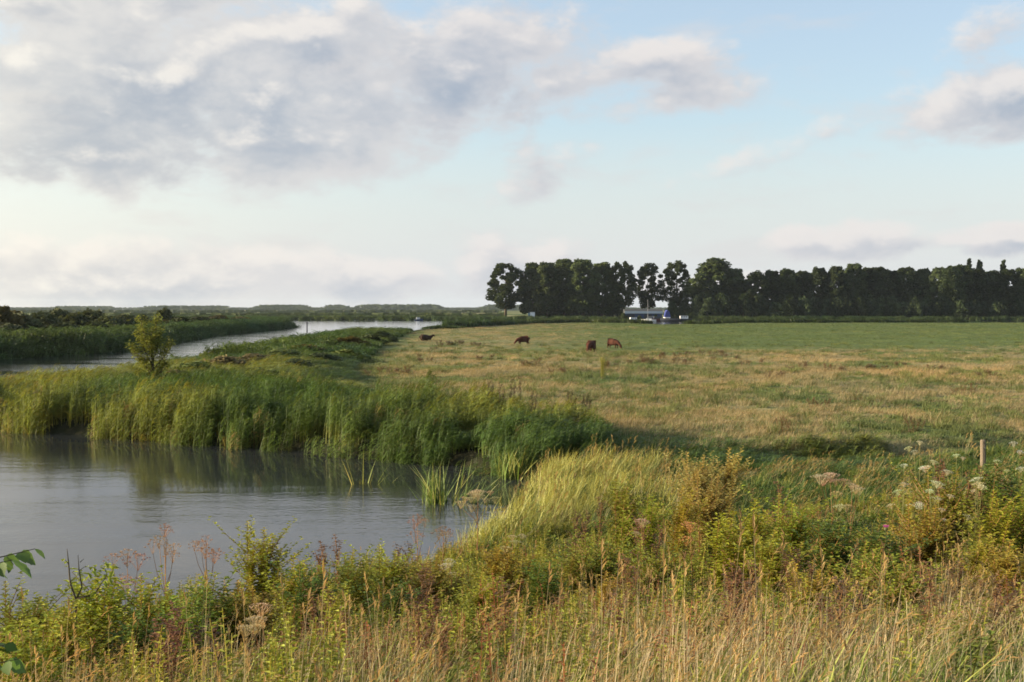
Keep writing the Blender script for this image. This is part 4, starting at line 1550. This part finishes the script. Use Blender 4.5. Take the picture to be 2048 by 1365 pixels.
def dock_mesh(h, n=2):
    st, fo = MB(), MB()
    for i in range(n):
        p0 = polar(rv(0, 6.28)) * rv(0, .07)
        c = stem_curve(h * rv(.75, 1.0), rv(-.03, .15), rv(-.1, .1)); p = lambda t: p0 + c(t)
        st.tube([tuple(p(t)) for t in (-.05, .4, .75, 1)], [.006, .005, .004, .002], 5)
        for b in range(10):
            t0 = .42 + .55 * b / 10; a = b * 2.4
            e0 = p(t0); e1 = e0 + polar(a) * .10 * (1.2 - t0) + Vector((0, 0, h * .13))
            st.tube([tuple(e0), tuple(e1)], [.003, .0015], 4)
            for j in range(16):
                tt = rv(.7, 1.3)
                u = rv(.1, 1.05)
                fo.leaf(e0.lerp(e1, u) + Vector((rv(-.012, .012), rv(-.012, .012), 0)), polar(rv(0, 6.28)) + Vector((0, 0, rv(-.4, .6))), Vector((0, 0, 1)), rv(.022, .040), .012, (tt, tt, tt), .1)
        for j in range(7):
            tt = rv(.8, 1.2)
            fo.leaf(p(rv(.05, .35)), polar(rv(0, 6.28)) + Vector((0, 0, rv(0, .6))), Vector((0, 0, 1)), rv(.10, .18), .02, (tt * .9, tt * 1.15, tt), .3)
    return st.mesh('stem', 'leaf'), fo.mesh('seed_head', 'leaf')


def umbel_mesh(r, dens=22, dome_=.35, seed=.010):
    mb = MB()
    for i in range(dens):
        a = i * 2.399; q = r * math.sqrt((i + .5) / dens)
        top = Vector((math.cos(a) * q, math.sin(a) * q, r * dome_ * (1 - (q / r) ** 2) + rv(-.004, .004)))
        mb.quad_strip([Vector((0, 0, -r * .75)), top], Vector((-math.sin(a), math.cos(a), 0)), [.0012, .0012], (.75, .7, .6))
        for k in range(9):
            tt = rv(.75, 1.15)
            d = Vector((rv(-1, 1), rv(-1, 1), rv(-.2, .6)))
            mb.leaf(top + Vector((rv(-1, 1), rv(-1, 1), rv(-.4, .4))) * r * .12, d, Vector((0, 0, 1)), seed * rv(.7, 1.3), seed * .42, (tt, tt, tt), .0)
    return mb.mesh('umbel', 'leaf')


WILLOW = [willowherb_mesh(6, 1.2, .095, .019), willowherb_mesh(9, 1.2, .085, .020, .2), willowherb_mesh(7, 1.2, .08, .018, .16), willowherb_mesh(10, 1.2, .07, .022, .22)]
DOCK = [dock_mesh(1.2, 2), dock_mesh(1.2, 3), dock_mesh(1.2, 1)]
UMBEL = [umbel_mesh(.075), umbel_mesh(.06, 18, .5), umbel_mesh(.085, 26, .25)]
LACE = [umbel_mesh(.095, 13, .6, .014), umbel_mesh(.075, 11, .9, .013)]

PLANTS = []     # (species, px, object)


def spot(px_, py_top, y):
    q = at(px_, py_top, y)
    g = H(q.x, y)
    h = q.z - g
    return q.x, g, h


def leafy(species, name, px_, py_, y, meshes, hue, stem_hue=None, part='foliage', href=1.2, wide=1.0):
    x, g, h = spot(px_, py_, y)
    hh = min(max(h, .55), 2.1)
    if abs(hh - h) > .01: print('plant height', species, px_, py_, y, round(h, 2))
    o = empty(name, (x, y, g), rv(-.6, .6), (wide * (hh / href) ** .5, wide * (hh / href) ** .5, hh / href))
    st, fo = random.choice(meshes)
    s_ = link('stem', st, o); s_.color = (*(stem_hue or (.26, .17, .07)), 1)
    f_ = link(part, fo, o); f_.color = (*[q * rv(.9, 1.1) for q in hue], 1); f_['kind'] = 'stuff'
    PLANTS.append((species, px_, o))
    return o


def umbels(species, name, px_, py_, y, n, spread, hue, stem_hue, meshes, size=1.0, rise=.22):
    """a branched stem, each flower head a part of its own"""
    x, g, h = spot(px_, py_, y)
    hh = min(max(h, .6), 2.1)
    if abs(hh - h) > .01: print('plant height', species, px_, py_, y, round(h, 2))
    o = empty(name, (x, y, g))
    mb = MB()
    lx = rv(-.06, .06)
    fork = Vector((lx * .5, 0, hh * (1 - rise - .1)))
    mb.tube([(-lx * .3, 0, -.06), (0, 0, hh * .4), tuple(fork)], [.008, .007, .005], 6)
    heads = []
    for i in range(n):
        a = i * 2.4 + rv(-.3, .3)
        q = spread * (0 if i == 0 else math.sqrt((i + .3) / n))
        e = Vector((lx + math.cos(a) * q, math.sin(a) * q * .7, hh - (0 if i == 0 else rv(0, rise) * hh)))
        b0 = fork + Vector((0, 0, rv(-.18, 0) * hh)) if i else fork
        mid = b0.lerp(e, .55) + Vector(((e.x - b0.x) * .15, 0, -.02))
        mb.tube([tuple(b0), tuple(mid), tuple(e - Vector((0, 0, .05 * size)))], [.004, .003, .0022], 4)
        heads.append((e, mid))
    s_ = link('stem', mb.mesh('stem', 'leaf'), o); s_.color = (*stem_hue, 1)
    for e, mid in heads:
        u = link('umbel', random.choice(meshes), o, e)
        k = size * rv(.85, 1.35)
        u.scale = (k, k, k)
        u.rotation_euler = (rv(-.25, .25), rv(-.1, .35), rv(0, 6.28))
        u.color = (*[c * rv(.85, 1.15) for c in hue], 1)
    PLANTS.append((species, px_, o))
    return o


YG, YG2, GOLD, DKG = (.24, .295, .045), (.17, .225, .042), (.26, .25, .050), (.085, .14, .034)
for px_, py_, y, hue in [(520, 1044, 16.0, YG), (200, 1132, 11, YG), (40, 1165, 10.4, YG2), (1240, 962, 18.5, YG2), (1340, 975, 18, GOLD), (1480, 1002, 14, YG), (1580, 990, 14.3, YG),
                         (1540, 1060, 12.4, YG), (1700, 1085, 11, YG2), (1752, 1045, 12, DKG), (1850, 1000, 13, GOLD), (1990, 925, 14.2, DKG), (2030, 955, 13, YG2), (1450, 1025, 13.6, YG),
                         (1272, 992, 17, YG), (700, 1105, 13.8, YG2), (620, 1130, 12.8, DKG), (560, 1112, 13.4, YG), (782, 1092, 14.8, YG), (860, 1112, 14, GOLD), (1000, 1085, 15, GOLD),
                         (1078, 1120, 13, DKG), (1130, 1092, 14, YG2), (300, 1152, 11.4, YG), (420, 1150, 11.4, YG2), (120, 1205, 9.6, YG), (1200, 1065, 14, YG2), (1622, 1130, 10.6, GOLD),
                         (1930, 1055, 11.4, GOLD), (2012, 1085, 10.4, GOLD), (940, 1152, 12, YG), (500, 1165, 11.4, GOLD), (360, 1190, 10.2, YG2), (250, 1210, 9.6, DKG), (660, 1180, 11, YG),
                         (1185, 1145, 11.6, GOLD), (1310, 1085, 13.2, YG2), (1660, 1030, 12.8, DKG), (1800, 1110, 10.2, YG), (30, 1250, 8.6, YG), (760, 1160, 12, DKG), (1960, 985, 12.8, YG), (1890, 930, 14.4, YG2),
                         (1420, 940, 20, (.30, .30, .12)), (1440, 900, 24, (.36, .35, .17)), (1395, 905, 24, (.34, .33, .15))]:
    leafy('willowherb', 'willowherb_plant', px_, py_ - 6, y, WILLOW, hue, wide=1.35)
RUST, BRN = (.20, .115, .058), (.155, .09, .052)
for px_, py_, y, hue in [(800, 1078, 15.6, RUST), (1470, 1135, 10.8, RUST), (1705, 1165, 10, RUST), (1240, 1105, 12.8, RUST), (1150, 1012, 18, BRN), (1205, 998, 18.6, RUST), (1555, 968, 15.6, BRN),
                         (1276, 1135, 12, RUST), (1642, 1205, 9.2, BRN), (318, 1235, 9.2, RUST), (1970, 915, 14.6, RUST), (842, 1125, 13, RUST), (1585, 1090, 11.6, BRN), (690, 1075, 15.4, RUST),
                         (630, 1078, 14.8, BRN), (1920, 1120, 10, RUST), (1130, 1180, 11, RUST), (400, 1240, 9.2, BRN), (1290, 1020, 15.8, BRN), (1900, 900, 15.4, BRN), (1462, 1110, 8.6, RUST), (1698, 1150, 8.2, BRN), (1250, 1190, 8.0, RUST), (1030, 1160, 8.8, RUST), (330, 1200, 8.4, BRN), (640, 1170, 9.0, RUST), (1880, 1130, 8.2, RUST), (845, 1190, 8.2, RUST), (2000, 1150, 8.0, BRN)]:
    leafy('dock', 'dock_plant', px_, py_, y, DOCK, hue, (.24, .13, .06), 'seed_head', wide=1.5)
DRY, RUSTU = (.52, .43, .30), (.38, .22, .13)
for px_, py_, y, n, sp, hue, sz in [(330, 1063, 13, 7, .16, RUSTU, 1.1), (415, 1085, 13.6, 6, .15, RUSTU, 1.0), (262, 1115, 11.8, 6, .16, (.36, .22, .17), 1.0), (835, 1040, 18, 4, .16, RUSTU, 1.1),
                                    (885, 1062, 18, 4, .18, RUSTU, 1.0), (955, 985, 21.5, 10, .34, DRY, 1.25), (1385, 1052, 14, 3, .06, (.50, .30, .16), 1.2), (1668, 952, 17, 6, .20, DRY, 1.25),
                                    (1700, 972, 16.6, 5, .18, DRY, 1.2), (1285, 1045, 15.4, 3, .12, DRY, 1.1), (538, 1216, 8.8, 3, .10, DRY, .9), (495, 1240, 8.6, 2, .08, DRY, .9),
                                    (1030, 1075, 17, 4, .2, DRY, 1.1), (905, 1125, 16, 3, .16, (.55, .50, .40), 1.1)]:
    umbels('dry umbel', 'dry_umbel_plant', px_, py_, y, n, sp, hue, (.30, .17, .08), LACE if hue == RUSTU or sz == 1.0 else UMBEL, sz)
WHT = (.62, .60, .48)
for px_, py_, y, n, sp in [(1838, 886, 15, 6, .20), (1800, 932, 14, 6, .18), (1872, 925, 14.2, 6, .2), (1918, 912, 14.6, 6, .22), (2022, 888, 14.4, 5, .2), (1885, 968, 13.2, 4, .16), (1950, 960, 13, 4, .14)]:
    umbels('white umbel', 'white_umbel_plant', px_, py_, y, n, sp, WHT, (.20, .20, .07), UMBEL, .68, .30)


def thistle():
    x, g, h = spot(1772, 1055, 12.0)
    o = empty('thistle_plant', (x, 12.0, g))
    st, fo = WILLOW[2]
    mb = MB(); mb.tube([(0, 0, -.05), (.02, 0, h * .5), (0, 0, h - .03)], [.007, .006, .004], 6)
    s_ = link('stem', mb.mesh('stem', 'leaf'), o); s_.color = (.17, .19, .07, 1)
    lv = MB()
    for j in range(26):
        t = rv(.1, .85); tt = rv(.8, 1.2)
        lv.leaf(Vector((0, 0, h * t)), polar(rv(0, 6.28)) + Vector((0, 0, rv(0, .7))), Vector((0, 0, 1)), .11 * (1.2 - t), .014, (tt, tt, tt), .3)
    f_ = link('foliage', lv.mesh('foliage', 'leaf'), o); f_.color = (.14, .18, .05, 1); f_['kind'] = 'stuff'
    fb = MB(); fb.tube([(0, 0, h - .04), (0, 0, h - .02), (0, 0, h)], [.006, .018, .015], 8)
    b_ = link('bud', fb.mesh('bud', 'leaf'), o); b_.color = (.13, .15, .06, 1)
    fl = MB()
    for j in range(40):
        a = j * 2.4; q = math.sqrt(j / 40)
        fl.leaf(Vector((math.cos(a) * .012 * q, math.sin(a) * .012 * q, h - .005)), polar(a) * q * .8 + Vector((0, 0, 1)), Vector((0, 1, .1)), .034, .003, (1, 1, 1), 0)
    w_ = link('flower', fl.mesh('flower', 'leaf'), b_); w_.color = (.52, .13, .40, 1)
    tag(o, 'single thistle with one small purple flower on the right slope', 'thistle')


thistle()

# weeds standing on the meadow
MEAD = [(1290, 726, BRN), (1330, 716, RUST), (1382, 712, BRN), (1422, 713, RUST), (1556, 758, BRN), (1602, 740, RUST), (1666, 744, RUST), (1732, 742, BRN), (1862, 742, BRN), (1962, 760, RUST),
        (1925, 795, RUST), (1262, 730, RUST), (758, 752, RUST), (790, 748, RUST), (880, 695, BRN), (902, 692, BRN), (925, 690, BRN), (946, 692, BRN), (1235, 735, RUST), (1448, 716, BRN),
        (1500, 730, RUST), (1640, 820, RUST), (1840, 862, BRN), (1120, 745, RUST), (1060, 735, BRN), (980, 722, RUST), (1790, 735, RUST), (1350, 726, BRN), (1580, 870, RUST), (1700, 810, DKG), (860, 725, RUST)]
MEAD += [(q[0] + random.choice((-1, 1)) * rv(9, 26), q[1] + rv(-4, 5), q[2]) for q in MEAD for _ in range(2)]
for px_, base, hue in MEAD:
    d = (EYE - .5) / ((base - HOR) / F)
    x = (px_ - CX) / F * d
    g = H(x, d)
    hh = rv(.42, .75)
    o = empty('meadow_dock', (x, d, g - .03), rv(0, 6.28), tuple(q * min(1.0, max(.35, d / 130)) for q in (rv(2.6, 4.4), rv(2.6, 4.4))) + (hh / 1.2,))
    st, fo = DOCK[1]
    s_ = link('stem', st, o); s_.color = (.16, .09, .05, 1)
    f_ = link('seed_head', fo, o); f_.color = (hue[0] * 1.1 + .04, hue[1] * 1.1 + .04, hue[2] * 1.1 + .02, 1); f_['kind'] = 'stuff'
    PLANTS.append(('meadow dock', px_, o))
for px_, py_, y in [(978, 752, 46.5), (1000, 760, 46), (1022, 748, 47), (1044, 756, 46.5), (1065, 772, 45), (1140, 772, 47), (1170, 778, 47)]:
    x, g, h = spot(px_, py_, y)
    o = empty('seed_plume_plant', (x, y, g - .03), rv(-.4, .4), (1.7, 1.7, h / 1.2))
    st, fo = random.choice(DOCK)
    s_ = link('stem', st, o); s_.color = (.12, .09, .05, 1)
    f_ = link('seed_head', fo, o); f_.color = (.09, .055, .04, 1); f_['kind'] = 'stuff'
    PLANTS.append(('plume', px_, o))
d = 82.0
x = (1205 - CX) / F * d
o = empty('tall_green_weed', (x, d, H(x, d)), 0, (1.1, 1.1, 1.35))
s_ = link('stem', WILLOW[1][0], o); s_.color = (.2, .2, .08, 1)
f_ = link('foliage', WILLOW[1][1], o); f_.color = (.30, .33, .12, 1); f_['kind'] = 'stuff'
tag(o, 'tall pale green weed alone on the meadow below the cows', 'weed')

WORDS = {'willowherb': ('yellow-green leafy willowherb on the dike slope, %s counting from the left edge', 'plant', 'leafy willowherbs on the dike'),
         'dock': ('rust-brown seeding dock on the dike slope, %s counting from the left edge', 'plant', 'brown docks on the dike'),
         'dry umbel': ('dried umbel plant with brown flower heads, %s counting from the left edge', 'plant', 'dried umbel plants on the dike'),
         'white umbel': ('umbel plant with off-white flower heads on the right slope, %s counting from the left', 'plant', 'white umbel plants on the right'),
         'meadow dock': ('brown weed standing on the meadow, %s counting from the left edge', 'weed', 'brown weeds on the meadow'),
         'plume': ('dark seed plume rising over the reeds before the meadow, %s from the left', 'weed', 'dark plumes over the reeds')}
for sp, (txt, cat, grp) in WORDS.items():
    lst = sorted([(p[1], i, p[2]) for i, p in enumerate(PLANTS) if p[0] == sp], key=lambda t: t[:2])
    for i, (_, _, o) in enumerate(lst):
        tag(o, txt % ordinal(i), cat, grp)

# ------------------------------------------------------------------ shrub at the left edge and the bare twig
def round_leaf(name, L, W):
    bm = bmesh.new()
    n = 9
    top = []
    for i in range(n):
        t = i / (n - 1)
        w = W * math.sin(math.pi * t ** .8) * (1 + (.10 if i % 2 else -.06)) + (.0005)
        z = -.18 * L * t * t
        top.append((bm.verts.new((L * t, -w, z + .10 * w)), bm.verts.new((L * t, 0, z)), bm.verts.new((L * t, w, z + .10 * w))))
    for a, b in zip(top[:-1], top[1:]):
        bm.faces.new((a[0], a[1], b[1], b[0])); bm.faces.new((a[1], a[2], b[2], b[1]))
    me = bpy.data.meshes.new(name); bm.to_mesh(me); bm.free()
    a = me.attributes.new('tint', 'FLOAT_COLOR', 'POINT')
    a.data.foreach_set('color', np.ones(len(me.vertices) * 4, np.float32))
    me.materials.append(MATS['leaf'])
    me.polygons.foreach_set('use_smooth', [True] * len(me.polygons))
    return me


def edge_shrub():
    y = 5.0
    bx, by = -2.55, 5.05
    g = H(bx, by)
    o = empty('elder_shrub', (bx, by, g))
    LV = [round_leaf('leaf', .085, .030), round_leaf('leaf', .07, .026), round_leaf('leaf', .10, .032)]
    ends = [at(70, 1098, 5.0), at(25, 1120, 4.9), at(38, 1318, 4.9), at(10, 1290, 5.0), at(-60, 1150, 5.1), at(-90, 1080, 5.1), at(-110, 1240, 5.0), at(-10, 1285, 5.05)]
    ends = [e - Vector((bx, by, g)) for e in ends]
    mb = MB()
    mb.tube([(0, 0, -.1), (.02, 0, .5), (.0, 0, 1.1), (.03, 0, 1.45)], [.018, .015, .010, .004], 7)
    for i, e in enumerate(ends):
        b0 = Vector((.01, 0, max(.25, e.z - .25)))
        mid = b0.lerp(e, .5) + Vector((0, 0, .05))
        mb.tube([tuple(b0), tuple(mid), tuple(e)], [.006, .004, .0015], 5)
        for k, t in enumerate((.55, .68, .8, .9, 1.0)):
            p = b0.lerp(e, t) + Vector((0, 0, .10 * t * (1 - t)))
            for sgn in (-1, 1):
                if t == 1.0 and sgn < 0: continue
                l = link('leaf', LV[(i + k) % 3], o, p)
                dirv = (e - b0).normalized()
                base = math.atan2(dirv.y, dirv.x)
                l.rotation_euler = (rv(-.9, .9), rv(.1, .9), base + (0 if t == 1.0 else sgn * rv(.7, 1.2)))
                s_ = rv(.7, 1.15)
                l.scale = (s_, s_, s_)
                q = rv(.75, 1.2)
                l.color = (.085 * q, .15 * q, .03 * q, 1)
    st = link('stem', mb.mesh('stem', 'bark', True), o)
    tag(o, 'broad-leaved green shrub reaching in at the left edge, close to the camera', 'shrub')


edge_shrub()


def bare_twig():
    x, g, h = spot(140, 1095, 10.6)
    o = empty('bare_thorn_twig', (x, 10.6, g))
    mb = MB()
    def P(px_, py_): return tuple(at(px_, py_, 10.6) - Vector((x, 10.6, g)))
    mb.tube([(0.03, 0, -.08), P(152, 1200), P(140, 1165), P(137, 1125), P(134, 1098)], [.012, .010, .008, .006, .0025], 6)
    mb.tube([P(152, 1200), P(164, 1175), P(158, 1140), P(156, 1110)], [.009, .007, .005, .002], 6)
    for a, b in (((137, 1128), (128, 1118)), ((158, 1142), (172, 1132)), ((160, 1125), (168, 1118)), ((140, 1165), (150, 1155)), ((150, 1195), (200, 1192))):
        mb.tube([P(*a), P(*b)], [.004, .0015], 5)
    link('stem', mb.mesh('stem', 'bark', True), o)
    st, fo = WILLOW[3]
    lv = MB()
    for j in range(60):
        q = at(rv(175, 232), rv(1130, 1200), 10.6 + rv(-.1, .1)) - Vector((x, 10.6, g)); tt = rv(.8, 1.2)
        lv.leaf(q, Vector((rv(-1, 1), rv(-1, 1), rv(-.6, .6))), Vector((0, 0, 1)), rv(.05, .09), .02, (tt, tt, tt * .9), .2)
    mb2 = MB(); mb2.tube([P(152, 1198), P(190, 1188), P(214, 1150), P(208, 1132)], [.008, .006, .004, .002], 6)
    link('branch', mb2.mesh('branch', 'bark', True), o)
    f_ = link('foliage', lv.mesh('foliage', 'leaf'), o); f_.color = (.22, .27, .045, 1); f_['kind'] = 'stuff'
    tag(o, 'bare dark thorn twig beside bright leaves at the lower left bank', 'shrub')


bare_twig()

# ------------------------------------------------------------------ haze
def haze():
    m, nt, out = new_mat('haze')
    v = nt.nodes.new('ShaderNodeVolumePrincipled')
    v.inputs['Color'].default_value = (.72, .85, 1.0, 1)
    v.inputs['Density'].default_value = .000045
    v.inputs['Anisotropy'].default_value = .2
    nt.links.new(v.outputs[0], out.inputs['Volume'])
    MATS['haze'] = m
    mb = MB(); mb.box((0, 1850, 14.5), (3900, 2100, 17.0))
    o = link('haze', mb.mesh('haze', 'haze'))
    tag(o, 'thin pale haze in the air over the marsh', 'haze', kind='stuff')


haze()
